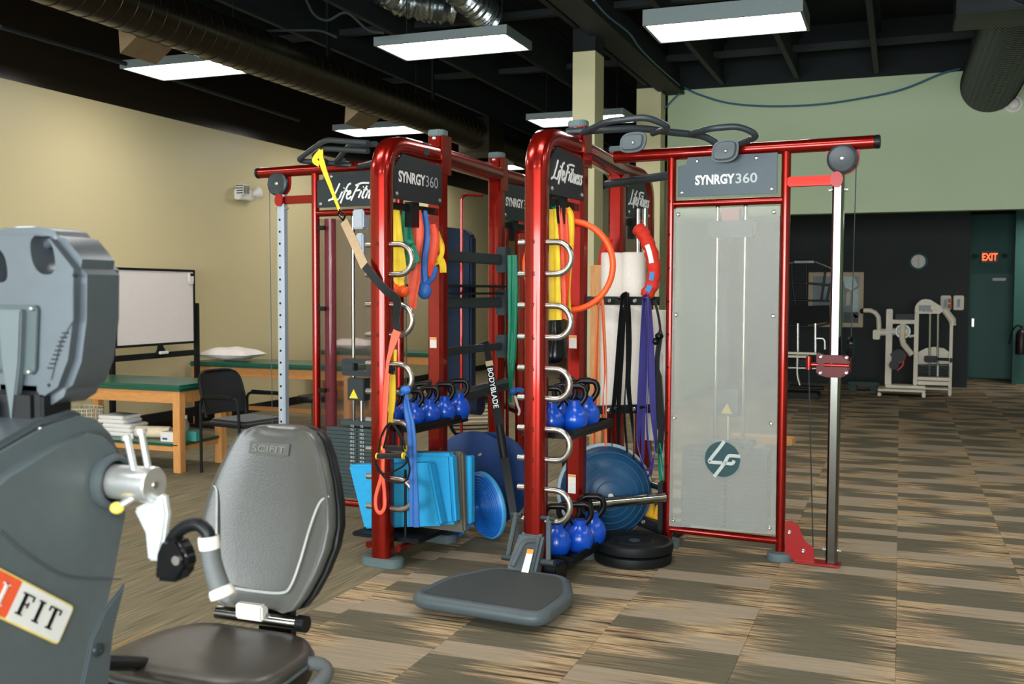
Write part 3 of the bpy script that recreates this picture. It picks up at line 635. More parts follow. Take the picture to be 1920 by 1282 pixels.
# two cable towers
def tower(ly, xi, xo, xc, tip, xin, side, right):
    sg = 1 if right else -1; fy = ly-.03
    T.add('top_bar', MB().cyl((xin, ly, ZR), (tip-sg*.03, ly, ZR), .037, 20), RED)
    T.add('bar_end_cap', MB().cyl((tip-sg*.03, ly, ZR), (tip, ly, ZR), .038, 20), BLACK, bevel=.004)
    for x in (xi, xo):
        k = T.add('tower_post', MB().cyl((x, ly, .05), (x, ly, ZR-.01), .027, 16), RED)
        T.add('foot_pad', MB().lathe([(.072, 0), (.075, .01), (.072, .045), (.04, .05)], (x, ly, 0), (0, 0, 1), 24), FOOT, sub=k)
    T.add('cross_tube', MB().cyl((xi, ly, 2.085), (xo, ly, 2.085), .022, 14), RED)
    T.add('cross_tube', MB().cyl((xi, ly, .108), (xo, ly, .108), .022, 14), RED)
    a, b = (xi, xo) if right else (xo, xi)
    poly = [(a+.05, 2.12), (b-.04, 2.12), (b-.04, 2.352), (a+.11, 2.352), (a+.10, 2.31), (a+.05, 2.305)]
    k = T.add('sign_board', MB().prism(poly, (0, fy-.012, 0), (1, 0, 0), (0, 0, 1), .012), SIGN if right else SIGNB, bevel=.003)
    bolts(k, [(a+.08, fy-.018, 2.145), (b-.07, fy-.018, 2.145), (a+.17, fy-.018, 2.325), (b-.16, fy-.018, 2.325)], (0, -1, 0), .012)
    c = Vector(((a+b)/2+.005, fy-.019, 2.215))
    if right:
        T.add('lettering', MB().text('SYNRGY', c+Vector((-.068, 0, 0)), (1, 0, 0), (0, 0, 1), .235, .035, t=.001, h=.058), WHITE, sub=k)
        T.add('lettering', MB().text('360', c+Vector((.118, .0, 0)), (1, 0, 0), (0, 0, 1), .125, .015, t=.001, h=.058), LGREY, sub=k)
    else: T.add('lettering', lf_script(MB(), c+Vector((.03, 0, 0)), (1, 0, 0), (0, 0, 1), .44, .012), WHITE, sub=k)
    T.add('outrigger_arm', MB().bounds((xo, ly-.024, 2.158), (xc, ly+.024, 2.213)), RED, bevel=.006)
    T.add('pivot_plate', MB().prism([(math.cos(t)*.034, math.sin(t)*.044) for t in [i*PI/10 for i in range(20)]], (xc-sg*.005, ly-.04, 2.185), (1, 0, 0), (0, 0, 1), .014), REDFLAT)
    m = MB(); s_ = .031
    m.side_sweep([(xc, ly, .02), (xc, ly, 2.225)], [(-s_, -s_*.6), (-s_*.6, -s_), (s_*.6, -s_), (s_, -s_*.6), (s_, s_*.6), (s_*.6, s_), (-s_*.6, s_), (-s_, s_*.6)], (1, 0, 0))
    k = T.add('slide_column', m, mat('polished_column', (122, 122, 116), .22, 1.0, .05, 40) if right else SILVER, smooth=30)
    for x in (-.052, .052):
        for z in ((2.13, .09) if right else (2.13,)):
            mm = MB(); bolt(mm, (xc+x*.6, ly, z), (math.copysign(1, x), 0, 0), .012); mm.cyl((xc+x*.5, ly, z), (xc+x, ly, z), .008, 8); T.add('bolt', mm, BOLT, sub=k)
    if not right:
        for i in range(24): T.add('pin_hole', MB().cyl((xc+.002, ly-.0325, 2.05-.083*i), (xc+.002, ly-.030, 2.05-.083*i), .0085, 10), DARKHOLE, sub=k)
    px = xc+sg*.02
    k = T.add('pulley', MB().lathe([(.0, -.02), (.07, -.02), (.083, -.012), (.083, .012), (.07, .02), (.06, .017), (.0, .017)], (px, ly-.02, 2.30), (0, -1, 0), 32), DKMET)
    m = MB(); bolt(m, (px, ly-.036, 2.30), (0, -1, 0), .014); T.add('bolt', m, BOLT, sub=k)
    T.add('pulley_bracket', MB().prism([(-.088, .05), (.088, .05), (.088, 0)]+[(.088*math.cos(-t), .088*math.sin(-t)) for t in [i*PI/10 for i in range(1, 10)]]+[(-.088, 0)], (px, ly+.012, 2.30), (1, 0, 0), (0, 0, 1), .012), REDFLAT)
    T.add('cable', MB().cyl((px+sg*.075, ly-.02, 2.29), (xc+sg*.085, ly-.02, 1.2 if right else .35), .0028, 6), DKMET)
    # weight stack and guide rods
    sx0, sx1 = (a+.08, b-.08); dy = ly+.06
    g1, g2 = ((.683, .849) if right else (-1.762, -1.604))
    for g in (g1, g2): T.add('guide_rod', MB().cyl((g, dy, .14), (g, dy, 2.07), .0125, 12), CHROME)
    pm = MB().box((0, 0, 0), (sx1-sx0, .12, .0255))
    n = 18
    for i in range(n):
        T.add('weight_plate', MB().box(((sx0+sx1)/2, dy, .158+.0268*i), (sx1-sx0, .12, .0255)), PLATE, bevel=.002, bseg=1)
    T.add('stack_head', MB().bounds((g1-.07, dy-.06, .642), (g2+.07, dy+.06, .675)), PLATE, bevel=.004)
    T.add('selector_rod', MB().cyl(((g1+g2)/2, dy-.02, .67), ((g1+g2)/2, dy-.02, .92), .012, 12), STEEL)
    if not right:
        nums = ['2.5', '7.5', '12.5', '17.5', '22.5', '27.5', '32.5', '37.5', '42.5', '47.5', '52.5', '57.5']
        for i, s in enumerate(nums):
            for q in (-.05, .03):
                T.add('number_mark', MB().text(s, ((g1+g2)/2+q, dy-.0615, .642-.0268*i), (1, 0, 0), (0, 0, 1), None, t=.001, h=.014), WHITE)
        for i in range(10): T.add('peg_hole', MB().cyl(((g1+g2)/2-.01, dy-.0625, .642-.0268*(i+1)), ((g1+g2)/2-.01, dy-.06, .642-.0268*(i+1)), .006, 8), BLACKG)
        T.add('pulley_block', MB().bounds((-1.80, dy-.09, .985), (-1.52, dy-.03, 1.02)).bounds((-1.80, dy-.09, 1.07), (-1.52, dy-.03, 1.10)).bounds((-1.80, dy-.09, 1.02), (-1.70, dy-.03, 1.07)).bounds((-1.60, dy-.09, 1.02), (-1.52, dy-.03, 1.07)), DKMET, bevel=.006)
        T.add('selector_block', MB().bounds((-1.745, dy-.10, .82), (-1.61, dy-.02, .97)), DKMET, bevel=.005)
        T.add('warning_triangle', MB().prism([(-.035, -.03), (.035, -.03), (0, .032)], (-1.69, dy-.102, .865), (1, 0, 0), (0, 0, 1), .003), YEL)
        T.add('motor_bracket', MB().bounds((-1.70, dy-.1, 1.97), (-1.61, dy-.02, 2.1)).bounds((-1.66, dy-.12, 1.76), (-1.60, dy-.07, 1.94)), SILVER, bevel=.01)
        T.add('acrylic_guard', MB().bounds((a+.035, ly+.13, .16), (b-.03, ly+.137, 2.05)).bounds((a+.03, ly+.0, .16), (a+.036, ly+.13, 2.05)), CLEAR)
        for z in (1.97, 1.42, .86): T.add('clip', MB().bounds((a+.03, ly-.035, z), (a+.10, ly-.012, z+.03)), BLACKG, bevel=.006)
        T.add('post_reflection', MB().tube([(a+.085, ly+.05, .16), (a+.085, ly+.05, 2.05)], .035, 16, sx=1.2), mat('reflected_post_maroon', (150, 74, 84), .08, 0, .02, 4, trans=.7, ior=1.25))  # maroon tube stands in for the red post mirrored in the guard
    else:
        T.add('pulley_block', MB().bounds((g1-.05, dy-.03, 1.88), (g2+.06, dy+.03, 1.98)), DKMET, bevel=.01)
        T.add('pulley_housing', MB().bounds((g1+.03, dy-.03, 1.98), (g2-.03, dy+.03, 2.05)), REDFLAT)
        T.add('selector_block', MB().bounds((g1+.02, dy-.05, .82), (g2-.02, dy+.03, .98)), PLATE, bevel=.005)
        T.add('warning_triangle', MB().prism([(-.035, -.03), (.035, -.03), (0, .032)], ((g1+g2)/2, dy-.052, .865), (1, 0, 0), (0, 0, 1), .003), YEL)
        for i in range(15): T.add('peg_hole', MB().cyl(((g1+g2)/2, dy-.0625, .54-.0268*i), ((g1+g2)/2, dy-.06, .54-.0268*i), .008, 8), BLACKG)
        k = T.add('frosted_guard', MB().solid([(.432, ly-.035, .135), (1.072, ly-.035, .15), (1.068, ly-.035, 2.05), (.441, ly-.035, 2.053)], .008, (0, 1, 0)), GLASSW)
        bolts(k, [(.462, ly-.036, .175), (1.04, ly-.036, .19), (1.035, ly-.036, 2.015), (.47, ly-.036, 2.018), (.46, ly-.036, .80), (1.04, ly-.036, .80), (1.04, ly-.036, 1.42), (.464, ly-.036, 1.42)], (0, -1, 0), .012)
        e = Vector((.755, ly-.0375, .568)); R = .105
        k = T.add('emblem_disc', MB().lathe([(0, 0), (R, 0), (R, .0012), (0, .0012)], e, (0, -1, 0), 40), mat('emblem_teal', (22, 62, 66), .5))
        S = [[(.10, 1.02), (-.18, .62), (-.72, -.12), (-.62, -.2), (.0, -.2)], [(-.45, -1.02), (.08, -.28), (.32, .16), (.5, .24), (1.02, .24)], [(.12, -.2), (.55, -.2), (.68, -.02)]]
        T.add('emblem_strokes', MB().strokes(S, e+Vector((0, -.0014, 0)), (1, 0, 0), (0, 0, 1), R, .020, .001), mat('emblem_gap', (176, 186, 180), .5), sub=k)
        for i in range(10): T.add('rivet', MB().sphere((xi-.004, ly-.027, .3+.2*i), .007, 8, 6), BLACKG)
        # red foot plate and floor strip to the chrome column
        pl = [(1.128, .03), (1.128, .232), (1.16, .24), (1.20, .222), (1.222, .17), (1.235, .135), (1.28, .105), (1.292, .075), (1.292, .012), (1.2, .012)]
        k = T.add('foot_plate', MB().prism(pl, (0, ly-.03, 0), (1, 0, 0), (0, 0, 1), .012), REDFLAT, bevel=.002)
        bolts(k, [(1.152, ly-.037, .175), (1.232, ly-.037, .075)], (0, -1, 0), .012)
        T.add('floor_strip', MB().bounds((1.19, ly-.055, .004), (1.43, ly+.045, .016)), REDFLAT)
        # sliding carriage
        zc = 1.15
        m = MB(); m.prism([(-.095, -.055), (-.04, -.07), (.05, -.07), (.085, -.03), (.085, .03), (.05, .055), (-.05, .055), (-.095, .07)], (xc, ly-.05, zc), (1, 0, 0), (0, 0, 1), .03).prism([(-.08, -.05), (.08, -.05), (.08, .05), (-.08, .05)], (xc, ly+.05, zc), (1, 0, 0), (0, 0, 1), .03)
        k = T.add('carriage', m, mat('dark_candy_red', (78, 8, 8), .35, .15, .08, 50, spec=.3), bevel=.008)
        bolts(k, [(xc-.07, ly-.066, zc+.045), (xc-.07, ly-.066, zc-.045), (xc-.01, ly-.066, zc-.0), (xc+.07, ly-.066, zc-.04), (xc+.07, ly-.066, zc+.045)], (0, -1, 0), .012)
        T.add('swivel_arm', MB().cyl((xc-.135, ly-.06, zc+.0), (xc-.06, ly-.05, zc), .011, 10).cyl((xc-.135, ly-.06, zc-.03), (xc-.135, ly-.06, zc+.045), .017, 14).cyl((xc-.05, ly-.068, zc), (xc+.085, ly-.068, zc), .01, 10), RED, sub=k)
        T.add('carriage_wheel', MB().lathe([(.0, -.015), (.055, -.015), (.062, 0), (.055, .015), (0, .015)], (xc+.085, ly-.02, zc+.10), (1, 0, 0), 24), BLACKG, sub=k)
        T.add('cable', MB().cyl((xc-.135, ly-.06, zc-.03), (1.285, ly-.03, .10), .0035, 6), DKMET)
tower(.47, .415, 1.093, 1.384, 1.60, .05, 1, True)
tower(.20, -1.35, -2.03, -2.317, -2.535, -.93, -1, False)
T.add('brace_bar', MB().cyl((-.13, .80, 2.26), (.415, .48, 2.26), .026, 12), DKMET)
# pull-up bars with loop grips and grey knee pads
def pullup(main, loops, pads, tr=.021):
    T.add('pullup_bar', MB().tube(smooth_path([RY(a, b, l) for a, b, l in main], 6), tr, 14), DKMET)
    for L in loops: T.add('grip_loop', MB().tube(fillet([RY(a, b, l) for a, b, l in L], .06, 5), .018, 12), DKMET)
    for (a, b, l, w, h) in pads:
        c = RY(a, b, l); pts = [(w/2*math.copysign(abs(math.cos(t))**.7, math.cos(t))+(.012*math.sin(t)), h/2*math.copysign(abs(math.sin(t))**.7, math.sin(t))) for t in [i*PI/14 for i in range(28)]]
        k = T.add('knee_pad', MB().prism(pts, c, (1, 0, 0), (0, 0, 1), .05), CHGD, bevel=.018, bseg=3)
        m = MB(); bolt(m, c+Vector((.01, -.026, -.005)), (0, -1, 0), .010); T.add('bolt', m, BOLT, sub=k)
pullup([(1062, 247, -.06), (1090, 246, -.04), (1140, 243, .02), (1200, 241, .12), (1260, 248, .26), (1320, 256, .38), (1352, 276, .45)],
       [[(1092, 250, -.04), (1135, 228, -.18), (1213, 219, -.14), (1256, 238, -.05), (1224, 250, .16)],
        [(1292, 252, .32), (1330, 241, .18), (1388, 236, .22), (1424, 255, .28), (1374, 274, .42)]],
       [(1187, 267, .06, .155, .115), (1360, 283, .36, .155, .13)])
pullup([(668, 313, .2), (700, 305, .05), (740, 290, -.2), (800, 285, -.3)], [[(690, 268, -.25), (610, 262, -.15), (556, 301, -.02), (620, 306, .12), (672, 312, .2)],
       [(612, 304, -.05), (585, 293, -.02), (606, 278, -.1), (690, 283, -.2)], [(645, 300, .1), (628, 306, .12), (655, 272, -.05), (705, 270, -.2)]], [])
# shelves, trays, side arms
def tray(x0, x1, y0, y1, z):
    T.add('kettlebell_tray', MB().bounds((x0, y0, z-.02), (x1, y1, z)).bounds((x0, y0, z), (x0+.012, y1, z+.03)).bounds((x1-.012, y0, z), (x1, y1, z+.03)).bounds((x0+.012, y0, z), (x1-.012, y0+.012, z+.03)).bounds((x0+.012, y1-.012, z), (x1-.012, y1, z+.03)), BLACK, bevel=.004)
tray(-1.03, -.72, -.61, -.0, .775); tray(-.11, .19, -.50, .10, .785); tray(-.11, .19, -.50, .10, .10)
T.add('storage_shelf', MB().bounds((-1.16, -.62, .125), (-.70, -.04, .15)), RUBBER, bevel=.008)
T.add('shelf_rail', MB().cyl((-1.0, -.68, .105), (-1.0, -.05, .105), .02, 10).cyl((-.80, -.68, .105), (-.80, -.05, .105), .02, 10), RED)
for z0, z1, xo in ((1.78, 1.80, 0), (1.48, 1.50, 0), (1.18, 1.18, 0)):
    T.add('side_arm', MB().bounds((-1.0, .0, z0-.035), (-.95, .98, z1+.015)), DKMET, bevel=.006)
    T.add('arm_bracket', MB().bounds((-1.0, .9, z0-.09), (-.92, .98, z1+.07)), DKMET, bevel=.006)
T.add('side_arm', MB().tube([(-.95, -.05, .86), (-.95, .95, .90)], .045, 8), DKMET)
T.add('shelf_board', MB().bounds((-1.28, .02, 1.535), (-.93, .95, 1.55)).bounds((-1.28, .02, 1.585), (-.93, .95, 1.60)), BLACK)
for pts in ([(865, 830), (865, 372), (872, 365), (905, 366)],): T.add('hook_rod', MB().tube(fillet([RY(a, b, .7) for a, b in pts], .03), .011, 10), RED)
T.add('hook_rod', MB().tube(fillet([RY(a, b, 1.2) for a, b in ((942, 422), (951, 424), (951, 830))], .03), .012, 10), RED)
T.add('hook_rod', MB().tube(fillet([RY(a, b, 1.2) for a, b in ((985, 434), (969, 434), (969, 830))], .03), .012, 10), RED)
# hook bars for loop bands, steel tubes across the back
for z0, z1 in ((1.50, 1.50), (.79, .83)):
    k = T.add('hook_bar', MB().tube([(-.21, .60, z0), (.30, .60, z1)], .038, 4, sx=.5), BLACK)
    bolts(k, [(-.02+.17*i, .575, z0+(z1-z0)*(.19+.17*i)/.5) for i in range(2)], (0, -1, 0), .014)
    for i in range(3): T.add('peg', MB().cyl((-.11+.17*i, .59, z0+.012+(z1-z0)*(.1+.17*i)/.5), (-.11+.17*i, .48, z0+.018+(z1-z0)*(.1+.17*i)/.5), .010, 10), BLACKG, sub=k)
for a, b in (((1075, 948), (1246, 932)),): T.add('steel_tube', MB().cyl(RY(*a, .02), RY(*b, .42), .031, 20), CHROME)
T.add('steel_tube', MB().cyl(RY(1140, 880, .95), RY(1246, 917, .46), .02, 16), CHROME)
T.add('tube_socket', MB().bounds((.37, .40, .09), (.40, .52, .40)), BLACK)
for x in (-.115, -.065): T.add('display_tube', MB().cyl((x+.09, 1.12, 1.30), (x+.09, 1.12, 2.12), .02, 16), CHROME)
# labels stuck on the rear posts
for p, z, h in ((AR, 1.24, .065), (BR, 1.265, .075), (BR, .435, .11)):
    k = T.add('rating_label', MB().bounds((p[0]-.03, p[1]-.0475, z-h/2), (p[0]+.018, p[1]-.0465, z+h/2)), STICK)
    T.add('label_stripe', MB().bounds((p[0]-.03, p[1]-.0485, z+h/2-.014), (p[0]+.018, p[1]-.0475, z+h/2-.002)), STICKO, sub=k)
# fold-down step at the foot of the middle arch
cx = .065
def oct_out(s): return [(cx-.35*s, -1.06+(-1.37+1.06)*s), (cx-.335*s, -1.06+(-1.02+1.06)*s), (cx-.20*s, -1.06+(-.745+1.06)*s), (cx+.20*s, -1.06+(-.745+1.06)*s), (cx+.335*s, -1.06+(-1.02+1.06)*s), (cx+.35*s, -1.06+(-1.37+1.06)*s)]
def rounded(pl, r): return [(p.x, p.y) for p in fillet([(x, y, 0) for x, y in pl], r, 5, closed=True)]
k = T.add('step_frame', MB().tube([(x, y, .070) for x, y in rounded(oct_out(.95), .075)], .036, 14, closed=True), CHGD, smooth=80)
T.add('step_mat', MB().prism(rounded(oct_out(.91), .065), (0, 0, .078), (1, 0, 0), (0, 1, 0), .050), mat('step_mat_rubber', (58, 64, 63), .75, 0, .1, 200, bump=.2), sub=k, bevel=.004)
T.add('step_foot', MB().bounds((cx-.05, -1.2, .0), (cx+.03, -1.1, .05)), BLACK, sub=k)
m = MB().add([(-.075, -.78, .09), (.095, -.78, .09), (.08, -.64, .27), (-.06, -.64, .27), (-.075, -.70, .0), (.095, -.70, .0), (.085, -.60, .27), (-.065, -.60, .27)], [(0, 1, 2, 3), (4, 7, 6, 5), (0, 4, 5, 1), (1, 5, 6, 2), (2, 6, 7, 3), (3, 7, 4, 0)])
k = T.add('step_bracket', m, CHGD, bevel=.014)
T.add('pull_handle', MB().tube(fillet([(.05, -.68, .245), (.01, -.72, .245), (-.02, -.80, .13)], .03), .014, 10), CHGD, sub=k)
T.add('warning_label', MB().solid([(.03, -.795, .105), (.07, -.795, .105), (.062, -.712, .205), (.026, -.712, .205)], .002, (0, -.8, .6)), STICK, sub=k)
T.add('label_stripe', MB().solid([(.0275, -.729, .187), (.0645, -.729, .187), (.062, -.713, .206), (.026, -.713, .206)], .003, (0, -.8, .6)), STICKO, sub=k)
for x in (-.085, .105):
    T.add('hinge_arm', MB().tube([(x+math.copysign(.0, x), -.62, .37), (x*1.25, -.68, .14)], .022, 6, sx=.6), CHG, sub=k, bevel=.004)
    T.add('hinge_pin', MB().cyl((x*.6, -.625, .36), (x*1.35, -.625, .36), .012, 10), DKMET, sub=k)
    T.add('hinge_pin', MB().cyl((x*.9, -.685, .14), (x*1.6, -.685, .14), .018, 12), DKMET, sub=k)
T.add('base_block', MB().bounds((.09, -.66, 0), (.17, -.52, .12)), BLACK, bevel=.01)
rig = T.done(Vector((-1.757, 5.667, 0)))

# ================================================================== GEAR STORED ON AND AROUND THE RIG
# blue vinyl kettlebells: one master, then copies
def kettlebell_master():
    t = Thing('kettlebell', 'x', 'kettlebell', 'blue vinyl kettlebells')
    t.add('bell', MB().lathe([(0, 0), (.042, 0), (.055, .012), (.066, .04), (.068, .062), (.060, .09), (.045, .112), (.034, .124), (.034, .150), (.0, .152)], (0, 0, 0), (0, 0, 1), 26), KBLUE)
    P = fillet([(-.026, 0, .13), (-.058, 0, .172), (-.046, 0, .222), (.046, 0, .222), (.058, 0, .172), (.026, 0, .13)], .032, 5)
    t.add('handle', MB().tube(P, .0145, 12), KBLK)
    return t.done(Vector((0, 0, 0)))
kb = kettlebell_master(); first = [True]
def kettle(lx, ly, z, s, rz, label):
    o = kb if first[0] else copy_tree(kb); first[0] = False
    o.matrix_world = Matrix.Translation(RIG @ Vector((lx, ly, z))) @ Matrix.Rotation(rz, 4, 'Z') @ Matrix.Scale(s, 4); o['label'] = label
for i in range(4):
    nm = ['nearest the arch', 'second from the arch', 'third from the arch', 'farthest from the arch']
    kettle(-.94+.01*i, -.52+.15*i, .776, .92+.03*i, .5, 'blue kettlebell on the left upper tray, outer row, '+nm[i])
    kettle(-.805+.015*i, -.50+.15*i, .776, .92+.04*i, .35, 'blue kettlebell on the left upper tray, inner row, '+nm[i])
for i, (lx, ly, s) in enumerate(((.02, -.40, 1.08), (.115, -.30, 1.12), (.02, -.22, 1.1), (.11, -.12, 1.18), (.01, -.03, 1.18))):
    kettle(lx, ly, .786, s, .3, 'blue kettlebell on the middle upper tray, '+['leftmost, at the arch', 'in front with a glossy highlight', 'in the second row behind the front bell', 'right one near the tray end', 'at the back by the rear post'][i])
for i, (lx, ly, s) in enumerate(((.045, -.38, 1.22), (.125, -.24, 1.18), (.03, -.17, 1.1), (.13, -.07, 1.25), (.02, .02, 1.1))):
    kettle(lx, ly, .101, s, .3, 'blue kettlebell on the low tray above the floor, '+['biggest and nearest', 'second from the front', 'half hidden in the middle', 'rear right one with the tall handle', 'at the back behind the rest'][i])

# foam blocks standing on the left low shelf
def slab(label, quad, ly, th, mt, name='foam_block', bev=.012, seg=2):
    t = Thing(name, label, 'foam block', 'foam blocks on the low shelf', RIG)
    Q = [RY(a, b, ly) for a, b in quad]; zmin = min(q.z for q in Q)
    for q in Q:
        if q.z-zmin < .06: q.z = .152
    t.add(name, MB().solid(Q, th, (0, 1, 0)), mt, bevel=bev, bseg=seg); t.done()
slab('bright blue wedge-sided foam block, front one behind the left arch', [(652, 872), (804, 868), (827, 986), (682, 990)], -.54, .075, FOAMB)
slab('bright blue foam block with rounded corner, second from the front', [(694, 850), (845, 850), (853, 984), (700, 986)], -.455, .085, FOAMB, bev=.02, seg=3)
slab('dark grey foam pad wedged between blue foam blocks', [(728, 846), (866, 847), (871, 976), (735, 978)], -.36, .05, FOAMG, bev=.012)
slab('thin bright blue foam pad, rearmost of the stacked blocks', [(742, 853), (883, 855), (883, 982), (748, 985)], -.30, .05, FOAMB, bev=.006)
t = Thing('support_rod', 'thin black rod standing in front of the blue foam blocks', 'rod', None, RIG); t.add('support_rod', MB().cyl((-.80, -.60, .151), (-.80, -.60, .54), .008, 10), BLACK); t.done()

# round balance boards and ridged air cushions leaning behind the foam
def board(label, c, R, tilt, th=.022, flat=None, letters=False):
    n = Vector((.10, -1, tilt)).normalized(); u = Vector((1, .1, 0)).normalized(); v = n.cross(u)*1; v = v if v.z > 0 else -v
    pts = []
    for i in range(48):
        a = 2*PI*i/48; x, y = R*math.cos(a), R*math.sin(a)
        if flat is not None: x = min(x, flat - .25*max(0, y) if y > 0 else flat)
        pts.append((x, y))
    t = Thing('balance_board', label, 'balance board', 'round blue balance boards', RIG)
    t.add('disc', MB().prism(pts, c, u, v, th), NAVY, bevel=.003)
    w = u.cross(v); fr = c + w*(th/2+.001) if w.y < 0 else c - w*(th/2+.001); nf = w if w.y < 0 else -w
    for dx, dy in ((-.17, .14), (.05, .15), (.12, -.04)):
        m = MB(); bolt(m, fr+u*dx+v*dy, nf, .013); t.add('bolt', m, BOLT)
    if letters:
        t.add('raised_letters', MB().text('BAPS', fr+u*.12+v*.065, u, v, .16, t=.001), mat('navy_ink', (8, 46, 92), .5))
        t.add('label_strip', MB().prism([(-.06, -.02), (.06, -.02), (.06, .03), (-.06, .03)], fr+u*.13-v*.16, u, v, .002), mat('label_navy', (12, 50, 100), .5))
        t.add('label_text', MB().prism([(-.05, .005), (.0, .01), (.0, .024), (-.05, .02)], fr+u*.13-v*.16, u, v, .004).prism([(-.04, -.008), (.05, .0), (.05, .006), (-.04, 0)], fr+u*.13-v*.16, u, v, .004), WHITE)
    t.done()
board('dark blue lettered balance board leaning beside the foam pads', Vector((-.86, .30, .345)), .30, .18, flat=.25, letters=True)
board('plain dark blue balance board edge showing behind the long black blade', Vector((-.80, .42, .325)), .305, .16)
def cushion(label, c, R, n):
    t = Thing('air_cushion', label, 'balance cushion', 'ridged blue air cushions', RIG); c = Vector(c); n = Vector(n).normalized()
    prof = [(0, .042)]
    for i in range(1, 12):
        r = R*.94*i/12; h = .045*math.sqrt(max(0, 1-(r/R)**2)); prof += [(r, h-.004), (r+R*.02, h+.004), (r+R*.05, h+.004), (r+R*.065, h-.004)]
    t.add('ridged_face', MB().lathe(prof+[(R*.97, .008)], c, n, 40), CUSH, smooth=20)
    t.add('rim', MB().lathe([(R*.97, .012), (R, .004), (R, -.012), (R*.9, -.032), (0, -.04)], c, n, 40), CUSHL); t.done()
cushion('blue ridged air cushion leaning on the lettered board', (-.665, .12, .215), .215, (-.50, -.86, -.12))
cushion('blue ridged air cushion low down under the foam pads', (-.88, .03, .165), .165, (.05, -.97, -.10))

# long vibration blade leaning across the back post
a, b = RY(911, 640, .25), RY(973, 985, -.02); b.z = .012
t = Thing('vibration_blade', 'long black flexible blade leaning diagonally past the back red post', 'exercise blade', None, RIG)
P = [a.lerp(b, i/16) for i in range(17)]; nn = Vector((.35, -.94, 0))
t.add('blade', MB().ribbon(P, nn, [.034+.02*math.sin(PI*i/16) for i in range(17)], .008), BLACKG)
t.add('hand_grip', MB().tube([a.lerp(b, .42), a.lerp(b, .58)], .024, 12), BLACK)
dr = (b-a).normalized(); t.add('lettering', MB().text('BODYBLADE', a.lerp(b, .235)+nn*.008, dr, nn.cross(dr)*1, .26, .01, t=.002), WHITE)
t.add('tape', MB().ribbon([a.lerp(b, .10), a.lerp(b, .125)], nn, .046, .012), TAN); t.done()

# half-ball trainer, bumper plates, floor items
t = Thing('half_ball_trainer', 'large teal-blue half ball trainer lying on its side on the carpet', 'balance trainer', None, RIG)
n = Vector((.45, -.80, .06)).normalized(); c = Vector((.005, .46, .305)); R = .285
prof = [(R, 0), (R*1.0, .03)]+[(R*math.cos(q), .03+R*.72*math.sin(q)) for q in [PI/2*i/14 for i in range(1, 14)]]+[(0, .03+R*.72)]
rid = []
for i, (r, h) in enumerate(prof): rid += [(r, h)]
t.add('dome', MB().lathe(rid, c, n, 44), BOSU)
for r0 in (.9, .75, .6, .45, .3): t.add('dome_ring', MB().lathe([(R*r0+.004*math.cos(q), .03+R*.72*math.sqrt(1-r0*r0)+.004*math.sin(q)) for q in [2*PI*i/6 for i in range(7)]], c, n, 44), BOSU)
t.add('valve_plug', MB().lathe([(.018, 0), (.016, .012), (0, .013)], c+n*(.03+R*.72), n, 12), WHITE)
t.add('platform', MB().lathe([(0, -.06), (R*.9, -.06), (R+.018, -.03), (R+.018, 0), (R, .012)], c, n, 44), BOSUR); t.done()
pc = Vector((.335, .06, 0))
for i, lb in enumerate(('lower black bumper plate lying flat on the carpet', 'upper black bumper plate, top of the flat pair')):
    t = Thing('bumper_plate', lb, 'weight plate', 'black bumper plates', RIG); z = .001+.062*i; q = pc+Vector((.005*i, .01*i, z))
    t.add('rubber_disc', MB().lathe([(.028, .004), (.09, .004), (.20, .0), (.222, .006), (.226, .03), (.222, .055), (.20, .06), (.188, .052), (.115, .05), (.105, .058), (.07, .058), (.06, .052), (.028, .052), (.028, .004)], q, (0, 0, 1), 48), RUBBER)
    t.add('hub_ring', MB().lathe([(.026, .005), (.034, .055), (.026, .056)], q, (0, 0, 1), 24), STEEL); t.done()
t = Thing('aerobic_step', 'yellow and black folded step behind the steel tube', 'step', None, RIG)
t.add('yellow_leg', MB().solid([RY(a, b, .62) for a, b in ((1192, 958), (1205, 944), (1222, 944), (1227, 975))], .05, (0, 1, 0)), YELST, bevel=.006)
t.add('yellow_leg', MB().solid([RY(a, b, .58) for a, b in ((1224, 972), (1231, 945), (1246, 943), (1246, 980))], .05, (0, 1, 0)), YELST, bevel=.006)
t.add('black_bar', MB().solid([RY(a, b, .52) for a, b in ((1196, 966), (1248, 987), (1248, 1006), (1192, 984))], .05, (0, 1, 0)), BLACK, bevel=.006)
m = MB(); bolt(m, RY(1206, 978, .517), (0, -1, 0), .014); t.add('bolt', m, BOLT)
t.add('base_mat', MB().bounds((.05, .56, 0), (.42, .95, .05)), RUBBER, bevel=.01); t.done()

# foam rollers, stick, padded ring behind the hook bars
for i, (x, zt, zb, lb) in enumerate(((-.07, 1.81, .80, 'white foam roller standing upright, left of the pair'), (.075, 1.81, .80, 'white foam roller standing upright, right of the pair'), (.20, 1.44, .60, 'shorter white foam roller behind the purple band'))):
    t = Thing('foam_roller', lb, 'foam roller', 'white foam rollers', RIG)
    t.add('foam_roller', MB().lathe([(0, zb), (.07, zb), (.076, zb+.006), (.076, zt-.006), (.07, zt), (0, zt)], (x, .76+(.06 if i == 2 else 0), 0), (0, 0, 1), 28), FOAMW); t.done()
t = Thing('wooden_plank', 'narrow pale wooden plank standing beside the foam rollers', 'plank', None, RIG)
a, b = RY(1107, 497, .80), RY(1127, 840, .80); t.add('wooden_plank', MB().bounds((a.x, .80, 0.0), (b.x, .83, a.z)), WOOD, bevel=.003); t.done()
P = smooth_path([RY(a, b, .52) for a, b in ((1193, 424), (1207, 441), (1220, 470), (1226, 505), (1222, 535), (1210, 556))], 6)
t = Thing('sand_tube', 'bright red fabric tube with white and blue print, curved over the rollers', 'sand tube', None, RIG)
